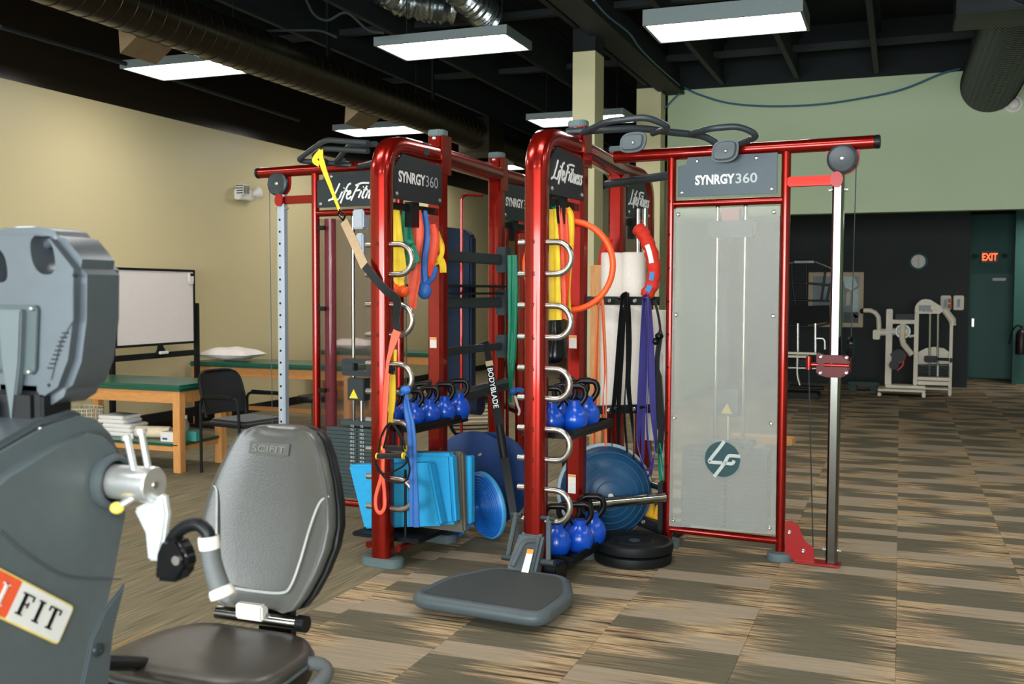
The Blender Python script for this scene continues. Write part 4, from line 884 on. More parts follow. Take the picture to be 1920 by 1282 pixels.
t.add('sleeve', MB().tube(P, [.022]+[.042+.004*math.sin(i*1.7) for i in range(len(P)-2)]+[.034], 16), FABR)
L = len(P)
for i0, i1, mt, w in ((10, 17, WHITE, .03), (19, 23, mat('print_blue', (60, 130, 190), .6), .03), (24, 28, MATS['print_blue'], .035)):
    t.add('printed_patch', MB().ribbon([p+Vector((.004, -.046, 0)) for p in P[i0:i1]], (0, -1, 0), w, .003), mt)
t.done()
t = Thing('sand_tube', 'end of a second red fabric tube left of the foam rollers', 'sand tube', None, RIG)
t.add('sleeve', MB().tube(smooth_path([RY(a, b, .86) for a, b in ((1142, 445), (1133, 470), (1129, 500), (1128, 530))], 5), .03, 14), FABR)
t.add('printed_patch', MB().ribbon([RY(1131, 478, .828), RY(1130, 500, .828)], (0, -1, 0), .02, .003), WHITE); t.done()
c = RY(1066, 498, -.17)
t = Thing('plastic_hoop', 'bright orange plastic hoop hooked on the middle station', 'hoop', None, RIG)
t.add('plastic_hoop', MB().tube([c+Vector((.252*math.cos(q), .04*math.cos(q), .252*math.sin(q))) for q in [2*PI*i/56 for i in range(56)]], .0175, 12, closed=True), ORANGE); t.done()

# loop bands hanging from the pegs (a stretched loop: two strands and a round bottom)
def loop_band(label, mt, left, right, ly, wd, name='loop_band', th=.005, wob=.006):
    L = [RY(a, b, ly) for a, b in left]; Rr = [RY(a, b, ly-.03) for a, b in right]
    bot = [L[-1].lerp(Rr[-1], .2)+Vector((0, 0, -.025)), L[-1].lerp(Rr[-1], .5)+Vector((0, 0, -.04)), L[-1].lerp(Rr[-1], .8)+Vector((0, 0, -.025))]
    top = [Rr[0].lerp(L[0], .5)+Vector((0, 0, .022))]
    P = L+bot+Rr[::-1]+top; P = smooth_path(P+[P[0]], 5)[:-1]
    N = len(P); sec = [(-th/2, -wd/2), (th/2, -wd/2), (th/2, wd/2), (-th/2, wd/2)]; V = []; F = []
    for i, p in enumerate(P):
        d = (P[(i+1) % N]-P[i-1]).normalized(); b = Vector((0, 1, 0)); b = (Matrix.Rotation(.7*math.sin(i*.21), 3, d) @ (b-d*b.dot(d))).normalized(); a = b.cross(d).normalized()
        for x, y in sec: V.append(p+a*x+b*y)
    for i in range(N):
        j = (i+1) % N
        for k in range(4): F.append((i*4+k, i*4+(k+1) % 4, j*4+(k+1) % 4, j*4+k))
    t = Thing(name, label, 'resistance band', 'loop bands on the hook bar', RIG); t.add(name, MB().add(V, F), mt, smooth=50); t.done()
loop_band('orange loop band hanging from the hook bar', CORAL, [(1121, 572), (1118, 680), (1115, 780), (1112, 880)], [(1130, 572), (1134, 690), (1131, 760), (1137, 880)], .50, .022)
loop_band('pale orange thin loop band hanging beside the coral one', LORANGE, [(1122, 574), (1116, 690), (1113, 760), (1113, 870)], [(1131, 574), (1137, 700), (1136, 790), (1136, 865)], .475, .012)
loop_band('black loop band hanging in the middle of the hook bar', RUBBER, [(1166, 558), (1161, 640), (1155, 720), (1147, 800), (1150, 860)], [(1178, 558), (1180, 640), (1178, 720), (1186, 800), (1188, 862)], .50, .034)
loop_band('second black loop band just behind the first', RUBBER, [(1172, 560), (1166, 660), (1160, 760), (1160, 850)], [(1176, 560), (1176, 660), (1171, 770), (1176, 850)], .53, .03)
loop_band('wide purple loop band hanging on the right peg', PURPLE, [(1207, 562), (1205, 650), (1200, 760), (1197, 830), (1204, 868)], [(1217, 562), (1221, 650), (1224, 760), (1229, 830), (1224, 868)], .50, .042)
loop_band('thin purple loop band behind the wide purple one', PURPLE, [(1212, 565), (1210, 700), (1206, 800), (1206, 880)], [(1215, 565), (1216, 700), (1213, 800), (1222, 880)], .53, .026)
loop_band('dark green band hanging low beside the right tower post', GRN, [(1234, 840), (1237, 880), (1240, 900)], [(1238, 838), (1243, 880), (1246, 898)], .52, .02)
t = Thing('jump_rope', 'black jump rope with round handle hanging by the right tower', 'jump rope', None, RIG)
t.add('rope', MB().tube(smooth_path([RY(a, b, .53) for a, b in ((1227, 563), (1234, 590), (1238, 625), (1232, 680), (1236, 760), (1240, 800), (1236, 850))], 6), [.008]*12+[.016]*8+[.03]*6+[.032]*5+[.02]*6, 10), FABB)
for a, b in ((1236, 630), (1229, 640)): t.add('handle_end', MB().sphere(RY(a, b, .50), .027, 14, 9, (1, 1, .85)), BLACKG)
t.done()
t = Thing('broom', 'white-headed broom upside down behind the right tower post', 'broom', None, RIG)
a, b = RY(1246, 665, .75), RY(1238, 900, .75); b.z = .02; t.add('handle', MB().cyl(a, b, .011, 10), WPL)
t.add('brush_head', MB().solid([RY(x, y, .74) for x, y in ((1238, 664), (1250, 668), (1250, 632), (1242, 632))], .03, (0, 1, 0)), WPL, bevel=.006); t.done()

# therapy bands hanging from the two front stations
def strip(label, mt, pts, wd, ly, name='therapy_band', grp='therapy bands on the front stations', th=.004, bunch=.012):
    Pp = smooth_path([RY(a, b, l if l is not None else ly) for a, b, l in [(p+(None,))[:3] for p in pts]], 6); N = len(Pp)
    ws = [wd[min(int(i*len(wd)/N), len(wd)-1)]*(1-((i*len(wd)/N) % 1))+wd[min(int(i*len(wd)/N)+1, len(wd)-1)]*((i*len(wd)/N) % 1) for i in range(N)] if isinstance(wd, list) else [wd]*N
    # gathered cloth: a corrugated cross-section
    m = MB(); V = []; F = []; S = 9; rnd = random.Random(label)
    ph = rnd.uniform(0, 6)
    for i, p in enumerate(Pp):
        d = (Pp[min(i+1, N-1)]-Pp[max(i-1, 0)]).normalized(); a = Vector((0, -1, 0)).cross(d).normalized(); b = d.cross(a)
        for sgn in (1, -1):
            for k in (range(S) if sgn == 1 else range(S-1, -1, -1)):
                f = k/(S-1)*2-1; V.append(p+a*(f*ws[i]/2)+b*(bunch*math.sin(f*5+ph+i*.13)*(.4+.6*(1-abs(f)))+sgn*th/2))
    M2 = 2*S
    for i in range(N-1):
        for k in range(M2): F.append((i*M2+k, i*M2+(k+1) % M2, i*M2+M2+(k+1) % M2, i*M2+M2+k))
    F += [tuple(range(M2))[::-1], tuple((N-1)*M2+k for k in range(M2))]
    t = Thing(name, label, 'resistance band', grp, RIG); t.add(name, m.add(V, F), mt, smooth=70); return t
strip('yellow therapy band hanging next to the left arch', YEL, [(741, 388), (742, 430), (745, 480), (748, 520), (752, 541)], [.06, .075, .09, .11, .06], -.45).done()
t = strip('green therapy band knotted and gathered on the left station', GRN, [(763, 391), (760, 430), (764, 470), (770, 500), (760, 506)], [.06, .09, .11, .10, .03], -.38)
t.add('knot', MB().sphere(RY(768, 455, -.42), .026, 12, 8, (1.2, .8, .8)), GRN); t.add('tail', MB().ribbon(smooth_path([RY(a, b, -.42) for a, b in ((772, 458), (776, 475), (782, 492))], 4), (0, -1, 0), [.03, .04, .045, .05, .05, .05, .05, .045, .04], .005), GRN); t.done()
strip('coral therapy band, longest of the left station bunch', CORAL, [(780, 395), (784, 440), (779, 500), (775, 545), (773, 578)], [.07, .085, .07, .09, .06], -.33).done()
t = strip('blue therapy band twisted into a ball at its lower end', BLUB, [(792, 396), (796, 440), (792, 490), (796, 535)], [.06, .07, .075, .06], -.27)
t.add('knot', MB().sphere(RY(796, 545, -.27), .045, 14, 10, (1, .8, 1.15)), BLUB); t.add('tail', MB().tube(smooth_path([RY(a, b, -.27) for a, b in ((800, 533), (812, 520), (818, 500))], 4), .014, 8), BLUB); t.done()
strip('orange-red therapy band hanging against the left rear post', REDB, [(809, 421), (813, 450), (808, 490), (806, 519)], [.06, .085, .085, .05], -.18).done()
t = strip('short yellow therapy band wrapped round the orange-red one', YEL, [(820, 434), (828, 465), (826, 482), (815, 492), (805, 500)], [.03, .05, .035, .05, .04], -.14)
t.add('tail', MB().ribbon(smooth_path([RY(a, b, -.14) for a, b in ((823, 482), (830, 495), (831, 511))], 4), (0, -1, 0), .045, .005), YEL); t.done()
strip('yellow therapy band nearest the middle arch', YEL, [(1033, 392), (1035, 450), (1037, 520), (1040, 600)], [.06, .08, .09, .08], -.40).done()
strip('green therapy band strip showing between yellow and coral', GRN, [(1038, 385), (1041, 400), (1042, 430)], [.03, .02, .01], -.37).done()
strip('coral therapy band in the middle of the second bunch', CORAL, [(1044, 386), (1048, 440), (1051, 510), (1054, 598)], [.05, .06, .05, .05], -.33).done()
strip('red therapy band right of the coral one', REDB, [(1054, 390), (1058, 450), (1060, 520), (1056, 590)], [.05, .06, .05, .05], -.27).done()
strip('yellow therapy band beside the middle rear post', YEL, [(1061, 391), (1068, 410), (1067, 470), (1063, 540), (1066, 600)], [.05, .06, .06, .05, .04], -.21).done()
t = Thing('rope_balls', 'orange ball-ended toy hanging below the yellow band', 'ball toy', None, RIG)
for a, b, r in ((748, 547, .032), (756, 546, .034), (739, 541, .03)): t.add('ball', MB().sphere(RY(a, b, -.5-.02*(a == 756)), r, 16, 10), ORANGE)
t.done()
t = strip('long dark green band hanging straight between back posts', GRN, [(961, 478), (962, 560), (961, 640), (958, 700), (956, 755)], [.07, .075, .07, .07, .03], .80)
t.add('knot', MB().sphere(RY(962, 733, .75), .028, 12, 8), BLUB); t.add('tail', MB().ribbon([RY(964, 732, .75), RY(974, 730, .75), RY(982, 733, .75)], (0, -1, 0), .03, .006), BLUB); t.done()
t = Thing('white_cord', 'frayed white cord dangling below the long green band', 'cord', None, RIG)
t.add('white_cord', MB().tube(smooth_path([RY(a, b, .73) for a, b in ((966, 742), (970, 758), (974, 770), (972, 778))], 5), .008, 8), WPL); t.done()
t = Thing('black_bag', 'black padded pouch hanging inside the middle station', 'pouch', None, RIG)
t.add('pouch', MB().tube(smooth_path([RY(a, b, -.28) for a, b in ((1042, 585), (1041, 610), (1042, 640), (1040, 670), (1042, 682))], 5), [.02, .028, .034, .036, .038, .04, .042, .043, .046, .05, .054, .058, .062, .066, .068, .068, .066, .06, .05, .04, .02], 14), BLACKG)
t.add('strap', MB().ribbon([RY(1042, 570, -.28), RY(1042, 590, -.28)], (0, -1, 0), .04, .004), BLACK); t.done()

# suspension strap running from the pull-up handle to the left arch
t = Thing('suspension_strap', 'yellow, tan and black suspension strap slanting from the left pull-up handle', 'suspension strap', None, RIG)
path = [(600, 283, -.12), (606, 312, -.2), (620, 350, -.3), (637, 395, -.45)]
t.add('yellow_webbing', MB().ribbon(smooth_path([RY(*p) for p in path], 5), (.3, -1, 0), [.045, .04, .03, .03, .035, .035, .032, .03, .028, .026, .024, .022, .02, .02, .018, .018], .006), YEL)
t.add('yellow_tail', MB().ribbon(smooth_path([RY(*p) for p in ((602, 283, -.12), (590, 300, -.1), (599, 308, -.14))], 5), (.3, -1, 0), .035, .006), YEL)
t.add('carabiner', MB().tube([RY(637, 393, -.46), RY(634, 402, -.47), RY(643, 413, -.52), RY(647, 405, -.5)], .006, 8, closed=True), BLACKG)
t.add('tan_webbing', MB().ribbon(smooth_path([RY(*p) for p in ((645, 415, -.55), (663, 453, -.66), (684, 500, -.78))], 6), (.35, -1, 0), .05, .006), TAN)
t.add('black_webbing', MB().ribbon(smooth_path([RY(*p) for p in ((684, 498, -.78), (703, 522, -.80), (724, 545, -.80), (744, 563, -.76), (742, 600, -.72), (745, 622, -.72))], 6), (.2, -1, 0), .045, .006), FABB); t.done()
t = Thing('loop_band', 'orange-red loop band dangling down the front of the left arch', 'resistance band', 'loop bands hung on the left arch', RIG)
t.add('upper_strap', MB().ribbon(smooth_path([RY(*p) for p in ((745, 620, -.75), (738, 640, -.76), (727, 680, -.79))], 6), (0, -1, 0), [.05, .05, .05, .05, .05, .045, .045, .04, .035, .03, .026, .024, .022], .006), CORAL)
Pl = smooth_path([RY(*p) for p in ((727, 680, -.79), (722, 740, -.79), (720, 800, -.79), (717, 880, -.79), (705, 930, -.79), (706, 955, -.79), (714, 961, -.79), (721, 950, -.79), (721, 925, -.79), (718, 880, -.81), (722, 800, -.81), (728, 700, -.81))], 6)
t.add('loop', MB().tube(Pl, .007, 8, sx=1.6), CORAL); t.done()
t = strip('slack blue band knotted on a rung and hanging to the floor shelf', BLUB, [(762, 735), (763, 765), (770, 800), (774, 850), (776, 920), (778, 988)], [.02, .04, .055, .05, .045, .06], -.72, bunch=.006, grp='bands on the left arch')
t.add('knot', MB().sphere(RY(761, 731, -.74), .03, 12, 8, (1.1, .8, .8)), BLUB); t.add('tail', MB().ribbon([RY(761, 731, -.75), RY(750, 737, -.75), RY(768, 727, -.75)], (0, -1, 0), .03, .006), BLUB); t.done()
t = Thing('tubing_handles', 'black tube handles with yellow collars strapped on the left arch', 'exercise handles', None, RIG)
for a, b, c_ in (((719, 840), (759, 841), -.80), ((708, 855), (757, 854), -.84)):
    p, q = RY(*a, c_), RY(*b, c_); k = t.add('foam_grip', MB().cyl(p, q, .016, 14), FABB)
    for w in (p, q): t.add('collar', MB().cyl(w-Vector((.004, 0, 0)), w+Vector((.004, 0, 0)), .0185, 14), YEL, sub=k)
for pts in ([(708, 855), (716, 815), (732, 793), (748, 815), (758, 852)], [(706, 858), (704, 872), (716, 888), (745, 880), (762, 866), (757, 850)], [(719, 840), (733, 795), (754, 820), (760, 842)], [(704, 868), (724, 898), (750, 905), (763, 898), (768, 880), (764, 856)]):
    t.add('cord', MB().tube(smooth_path([RY(a, b, -.83) for a, b in pts], 6), .0055, 8), RUBBER)
t.add('yellow_strap', MB().ribbon([RY(738, 655, -.66), RY(737, 680, -.66)], (0, -1, 0), .045, .006), YEL)
t.add('black_buckle', MB().box(RY(732, 692, -.76), (.055, .03, .04)), BLACK, bevel=.01)
t.add('yellow_strap', MB().ribbon(smooth_path([RY(a, b, -.74) for a, b in ((735, 702), (736, 740), (733, 775), (732, 795))], 5), (0, -1, 0), [.04]*10+[.03]*6, .006), YEL); t.done()
# things behind the rig
t = Thing('speckled_pad', 'tall navy speckled rubber pad standing behind the left rear post', 'exercise pad', None, RIG)
a, b = RY(828, 430, .85), RY(880, 700, .85); t.add('speckled_pad', MB().solid([(a.x, .85, .8), (b.x, .87, .8), (b.x, .87, a.z-.05), (b.x-.06, .87, a.z), (a.x, .85, a.z+.02)], .09, (0, 1, 0)), NAVYPAD, bevel=.015)
t.add('lower_roll', MB().cyl((a.x-.05, .93, .74), (b.x+.05, .93, .74), .07, 18), NAVYPAD); t.done()

# ================================================================== FOREGROUND: SEATED ARM ERGOMETER
def loft(loops):
    m = MB(); n = len(loops[0]); V = [Vector(p) for L in loops for p in L]; F = []
    for i in range(len(loops)-1):
        for k in range(n): F.append((i*n+k, i*n+(k+1) % n, i*n+n+(k+1) % n, i*n+n+k))
    F += [tuple(range(n))[::-1], tuple((len(loops)-1)*n+k for k in range(n))]
    return m.add(V, F)
E_ = Thing('arm_ergometer', 'grey seated arm ergometer with black padded seat in the left foreground', 'exercise machine')
XS, YS = -1.868, 2.44
# seat pan
out = [(p.x, p.y) for p in fillet([(x, y, 0) for x, y in ((-2.06, 2.63), (-1.66, 2.63), (-1.575, 2.52), (-1.555, 2.28), (-1.64, 2.185), (-2.04, 2.185), (-2.14, 2.28), (-2.13, 2.50))], .10, 5, closed=True)]
def ring(s, z): return [(-1.85+(x+1.85)*s, 2.42+(y-2.42)*s, z) for x, y in out]
k = E_.add('seat_pan', loft([ring(.96, .462), ring(1, .475), ring(.992, .490), ring(.965, .502), ring(.90, .510), ring(.7, .513), ring(.3, .508), ring(.02, .506)]), mat('seat_top_vinyl', (62, 58, 52), .34, 0, .06, 200, bump=.12), smooth=60)
E_.add('seat_shell', loft([ring(.86, .385), ring(.95, .40), ring(1.0, .43), ring(1.0, .462)]), BLACK, smooth=60)
E_.add('seat_welt', MB().tube([Vector(p) for p in ring(1.003, .472)], .006, 8, closed=True), CHGD, sub=k)
# seat back
rows = [(.558, .11, .6), (.572, .15, .9), (.61, .178, 1), (.68, .212, 1), (.755, .236, 1), (.82, .242, 1), (.88, .232, 1), (.96, .208, 1), (1.03, .178, 1), (1.075, .152, 1), (1.10, .125, .9), (1.113, .085, .6)]
def yb(z): return 2.685+(z-.55)*.25
def sback(w, d, z, off=0, n=32, x0=XS):
    L = []
    for i in range(n):
        a = 2*PI*i/n; cx_, sy_ = math.cos(a), math.sin(a)
        L.append((x0+w*math.copysign(abs(cx_)**.55, cx_), yb(z)+off+d*math.copysign(abs(sy_)**.8, sy_)+(.045*(abs(cx_)**2)*-1 if sy_ < 0 else -.03*abs(cx_)**2), z))
    return L
k = E_.add('seat_back', loft([sback(w, .045*q, z) for z, w, q in rows]), SEAT, smooth=70)
E_.add('back_shell', loft([sback(w*1.015+.006, .035*q, z-.004, .045) for z, w, q in rows]), BLACK, smooth=70)
def front(x, z, w):
    f = min(1, abs(x)/w); return Vector((XS+x, yb(z)-.045*(1-f**3.6)**.8*1-.045*f*f-.004, z))
def wz(z):
    for (a, wa, _), (b, wb_, _) in zip(rows, rows[1:]):
        if a <= z <= b: return wa+(wb_-wa)*(z-a)/(b-a)
    return .1
seam = [(-.215, .92), (-.192, .905), (-.176, .82), (-.158, .72), (-.135, .645), (-.10, .62), (0, .612), (.10, .62), (.13, .645), (.152, .72), (.172, .82), (.195, .895), (.22, .915)]
E_.add('seam_piping', MB().tube(smooth_path([front(x, z, wz(z)) for x, z in seam], 6), .0045, 6), PIPE, sub=k)
p = front(0, 1.045, .17); u = Vector((1, 0, 0)); v = Vector((0, .24, .97)).normalized()
E_.add('logo_patch', MB().prism([(-.075, -.019), (.075, -.019), (.075, .019), (-.075, .019)], p+Vector((-.02, -.001, 0)), u, v, .005), mat('patch_grey', (84, 84, 80), .5), sub=k)
E_.add('logo_letters', MB().text('SCIFIT', p+Vector((-.02, -.0045, 0)), u, v, .125, .02, t=.002, h=.022), mat('patch_letters', (112, 112, 106), .45), sub=k)
E_.add('hinge_tube', MB().cyl((-2.02, 2.66, .525), (-1.72, 2.66, .525), .022, 18), CHROME)
E_.add('hinge_tube_end', MB().cyl((-1.72, 2.66, .525), (-1.69, 2.66, .525), .026, 18), BLACK)
E_.add('hinge_clip', MB().bounds((-1.93, 2.625, .525), (-1.83, 2.665, .575)), WPL, bevel=.006)
E_.add('seat_upright', MB().bounds((-1.90, 2.70, .36), (-1.78, 2.75, .75)), BLACK, bevel=.01)
E_.add('side_handle', MB().tube(smooth_path([(-1.60, 2.50, .47), (-1.545, 2.50, .475), (-1.505, 2.47, .465), (-1.50, 2.40, .45), (-1.52, 2.33, .43)], 6), .021, 14), GRIP)
E_.add('seat_post', MB().bounds((-1.90, 2.36, .10), (-1.80, 2.48, .40)), BLACK, bevel=.01)
E_.add('floor_beam', MB().bounds((-1.93, 1.2, .02), (-1.79, 2.75, .10)), CHGD, bevel=.015)
for y in (1.25, 2.68): E_.add('floor_foot', MB().bounds((-2.2, y-.05, 0), (-1.5, y+.05, .05)), BLACK, bevel=.015)
E_.add('link_arm', MB().cyl((-1.80, 1.88, .66), (-2.02, 2.36, .46), .02, 12), BLACK)
# drive housing: profile in y (depth) and z
prof = [(.60, 1.262), (.545, 1.245), (.50, 1.205), (.468, 1.15), (.455, 1.08), (.458, 1.0), (.485, .915), (.503, .853), (.545, .745), (.565, .62), (.56, .35), (.60, .10), (1.10, .10), (1.22, .5), (1.25, .8), (1.18, 1.0), (1.05, 1.10), (.852, 1.195), (.70, 1.245)]
XR, XL = -1.742, -2.045
k = E_.add('drive_housing', MB().prism([(YS-a, b) for a, b in prof], ((XR+XL)/2, 0, 0), (0, 1, 0), (0, 0, 1), XR-XL), CHG, bevel=.04, bseg=4, smooth=40)
E_.add('lower_panel', MB().prism([(YS-a, b) for a, b in ((.505, .845), (.548, .74), (.567, .62), (.562, .36), (.68, .36), (.66, .62), (.62, .74), (.575, .80))], (XR+.001, 0, 0), (0, 1, 0), (0, 0, 1), .012), CHGD, sub=k, bevel=.004)
q = WX(183, 1218, XR+.008); E_.add('panel_screw', MB().lathe([(.016, 0), (.014, .006), (.006, .008), (0, .004)], q, (1, 0, 0), 14), DKMET, sub=k)
E_.add('panel_seam', MB().tube(smooth_path([WX(a, b, XR+.0015) for a, b in ((0, 995), (40, 1030), (105, 1072), (150, 1083), (226, 1085))], 5), .0025, 6), CONS, sub=k)
E_.add('top_cover', MB().prism([(YS-a, b) for a, b in ((.56, 1.255), (.60, 1.275), (.70, 1.262), (.85, 1.212), (1.0, 1.14), (1.0, 1.12), (.85, 1.19), (.70, 1.24))], ((XR+XL)/2, 0, 0), (0, 1, 0), (0, 0, 1), .20), CONS, sub=k, bevel=.012)
# name plate
TR = WX(135, 1139, XR+.003); e1 = Vector((0, .82, -.572)); e2 = Vector((0, .572, .82)); nx = Vector((1, 0, 0))
HT, LN = .080, .335; o0 = TR-e1*LN-e2*HT
def rp(x0, y0, x1, y1, r): return rounded([(x0, y0), (x1, y0), (x1, y1), (x0, y1)], r)
kk = E_.add('name_plate', MB().prism(rp(-.004, -.004, LN+.004, HT+.004, .012), o0, e1, e2, .004), mat('plate_border', (232, 210, 120), .5), sub=None)
E_.add('plate_face', MB().prism(rp(.165, 0, LN, HT, .010), o0+nx*.002, e1, e2, .003), WHITE, sub=kk)
E_.add('plate_orange', MB().prism(rp(0, 0, .165, HT, .008), o0+nx*.002, e1, e2, .003), mat('plate_orange', (236, 92, 56), .5), sub=kk)
def serif(mb, s, x, y, h):
    def r(a, b, c, d): mb.prism([(x+a*h, y+b*h), (x+c*h, y+b*h), (x+c*h, y+d*h), (x+a*h, y+d*h)], o0+nx*.0045, e1, e2, .003)
    if s == 'I': r(.13, 0, .30, 1); r(0, 0, .43, .06); r(0, .94, .43, 1)
    if s == 'F': r(.13, 0, .30, 1); r(0, 0, .43, .06); r(0, .94, .78, 1); r(.72, .76, .78, .94); r(.30, .50, .56, .56); r(.52, .40, .58, .66)
    if s == 'T': r(.32, 0, .49, 1); r(.19, 0, .62, .06); r(0, .94, .81, 1); r(0, .76, .06, .94); r(.75, .76, .81, .94)
    if s == 'C': mb.strokes([[(x+h*(.42+.38*math.cos(q)), y+h*(.5+.47*math.sin(q))) for q in [PI*.25+i*PI*1.5/10 for i in range(11)]]], o0+nx*.004, e1, e2, 1, .11*h, .002)
    if s == 'S': mb.strokes([[(x+a*h, y+b*h) for a, b in ((.55, .80), (.35, .96), (.1, .80), (.2, .58), (.45, .42), (.55, .2), (.3, .03), (.05, .2))]], o0+nx*.004, e1, e2, 1, .13*h, .002)
for s, x, mt in (('S', .02, WHITE), ('C', .062, WHITE), ('I', .118, WHITE), ('F', .180, BLACKG), ('I', .232, BLACKG), ('T', .268, BLACKG)):
    m = MB(); serif(m, s, x, .017, .046); E_.add('plate_letter', m, mt, sub=kk)
# crank hub, pegs, knob, arm
HC = Vector((0, YS-.545, 1.10))
E_.add('hub_collar', MB().lathe([(.066, -.01), (.066, .012), (.056, .02), (.05, .02), (.05, -.01), (.066, -.01)], HC+Vector((XR, 0, 0)), nx, 36), CHGD)
E_.add('hub_gap', MB().lathe([(.0, .0), (.05, .006)], HC+Vector((XR, 0, 0)), nx, 30), BLACK)
k = E_.add('crank_hub', MB().lathe([(.041, 0), (.041, .10), (.043, .102), (.043, .126), (.040, .130), (0, .130)], HC+Vector((XR, 0, 0)), nx, 36), ALU)
E_.add('hub_screw', MB().lathe([(.009, 0), (.008, .004), (0, .003)], HC+Vector((XR+.130, 0, 0)), nx, 14), STEEL, sub=k)
for dx, yy, zz in ((.085, -.012, .105), (.105, .012, .118)):
    b0 = HC+Vector((XR+dx, yy, .02)); t0 = HC+Vector((XR+dx-.016, yy-.006, zz))
    E_.add('lock_pin', MB().cyl(b0, t0, .0085, 12).cyl(t0, t0+(t0-b0).normalized()*.010, .0135, 14), ALU)
q = HC+Vector((XR+.055, -.04, -.052)); E_.add('yellow_knob', MB().sphere(q, .016, 14, 9, (1.1, 1, .9)), YELP); E_.add('knob_stem', MB().cyl(q, HC+Vector((XR+.09, -.02, -.025)), .009, 10), ALU)
yA = HC.y
def A(px, py, dy=0): return WY(px, py, yA+dy)
pl = [A(a, b) for a, b in ((248, 955), (306, 925), (312, 965), (306, 1010), (297, 1052), (275, 1052), (270, 1000))]
k = E_.add('crank_arm', MB().solid(pl, .022, (0, 1, 0)), mat('crank_grey', (196, 200, 200), .4, .2), bevel=.006)
k = E_.add('handle_bracket', MB().solid([A(a, b, -.03) for a, b in ((290, 1040), (302, 1012), (330, 1008), (348, 1040), (350, 1068), (330, 1094), (286, 1090))], .045, (0, 1, 0)), BLACKG, bevel=.010, bseg=3)
E_.add('bracket_bolt', MB().lathe([(.012, 0), (.011, .006), (0, .006)], A(332, 1050, -.03), (0, -1, 0), 14), STEEL, sub=k)
E_.add('handle_rod', MB().tube(smooth_path([A(a, b, .0) for a, b in ((318, 1022), (330, 1000), (350, 986), (372, 983), (388, 996), (392, 1010))], 6), .0155, 12), BLACK)
g0, g1 = A(391, 1005), A(419, 1118)
gp = [g0.lerp(g1, i/14)+Vector((-.008*math.sin(PI*i/14), 0, 0)) for i in range(15)]
k = E_.add('hand_grip', MB().tube(gp, [.0205+.004*i/14 for i in range(15)], 16), GRIP)
E_.add('grip_collar', MB().tube(gp[:4], [.0235, .0245, .0245, .0235], 16), WPL, sub=k)
E_.add('grip_end', MB().tube([gp[12], gp[13], gp[14], gp[14]+(g1-g0).normalized()*.004], [.026, .0295, .029, .018], 16), WPL, sub=k)
# console seen from behind
YC = 1.76; xc0 = WY(32, 600, YC).x
def cz(px, py): p = WY(px, py, YC); return (p.x-xc0, p.z)
half = [cz(a, b) for a, b in ((60, 424), (100, 433), (151, 497), (150, 600), (140, 680), (118, 738), (85, 760), (36, 762))]
poly = [(x, z) for x, z in half]+[(-x, z) for x, z in half[::-1]]
dpt = .14
def cut(base, cutter):                        # base minus cutter, as plain geometry
    a_ = bpy.data.objects.new('base', base); b_ = bpy.data.objects.new('cutter', cutter); col.objects.link(a_); col.objects.link(b_)
    md = a_.modifiers.new('cut', 'BOOLEAN'); md.operation = 'DIFFERENCE'; md.object = b_; md.solver = 'EXACT'
    me = bpy.data.meshes.new_from_object(a_.evaluated_get(bpy.context.evaluated_depsgraph_get()))
    m = MB().add([v.co.copy() for v in me.vertices], [tuple(p.vertices) for p in me.polygons])
    bpy.data.objects.remove(a_); bpy.data.objects.remove(b_); bpy.data.meshes.remove(me); return m
case = MB().prism(poly, (xc0, YC+dpt/2, 0), (1, 0, 0), (0, 0, 1), dpt).mesh('case', CONS, None, 0, .02, 4)
hole = MB()
for a, b, w_, h_ in ((80, 478, .034, .044), (-6, 497, .030, .040)):
    x, z = cz(a, b); hole.prism([(x+w_*math.copysign(abs(math.cos(q))**.8, math.cos(q))-.25*h_*math.sin(q), z+h_*math.copysign(abs(math.sin(q))**.8, math.sin(q))) for q in [2*PI*i/28 for i in range(28)]], (xc0, YC+dpt/2, 0), (1, 0, 0), (0, 0, 1), .4)
k = E_.add('console_case', cut(case, hole.mesh('hole', CONS, None, 0)), CONS, smooth=40)
x, z = cz(40, 470)
E_.add('grip_bar', MB().cyl((xc0+x-.06, YC+.05, z-.015), (xc0+x+.055, YC+.05, z+.028), .013, 12), CONS, sub=k)
zt_ = max(z for _, z in half)
E_.add('top_label', MB().bounds((xc0-.03, YC+.03, zt_-.001), (xc0+.025, YC+.09, zt_+.002)), WHITE, sub=k)
E_.add('speaker_recess', MB().prism([cz(a, b) for a, b in ((100, 530), (140, 530), (140, 600), (116, 640), (98, 712), (84, 712), (100, 600))], (xc0, YC-.0015, 0), (1, 0, 0), (0, 0, 1), .004), CONS, sub=k, bevel=.0015)
for i in range(9):
    a = cz(124-3.4*i, 624+8.2*i); E_.add('vent_slot', MB().bounds((xc0+a[0]-.008, YC-.0045, a[1]-.0018), (xc0+a[0]+.008, YC-.003, a[1]+.0018)), BLACK, sub=k)
pp = [cz(a, b) for a, b in ((72, 572), (76, 580), (72, 692), (66, 702))]
kk = E_.add('rear_plate', MB().prism(pp+[(-x, z) for x, z in pp[::-1]], (xc0, YC-.004, 0), (1, 0, 0), (0, 0, 1), .008), CONSD, bevel=.002)
for a, b in ((68, 578), (63, 696)):
    x, z = cz(a, b)
    for s_ in (1, -1): m = MB(); bolt(m, (xc0+s_*x, YC-.0085, z), (0, -1, 0), .006); E_.add('bolt', m, BOLT, sub=kk)
for a, b in ((145, 516), (98, 722)):
    x, z = cz(a-6, b)
    E_.add('screw_well', MB().cyl((xc0+x, YC-.0012, z), (xc0+x, YC+.004, z), .0045, 12), BLACK, sub=k)
np_ = [cz(a, b) for a, b in ((54, 580), (50, 680), (40, 765), (38, 790))]
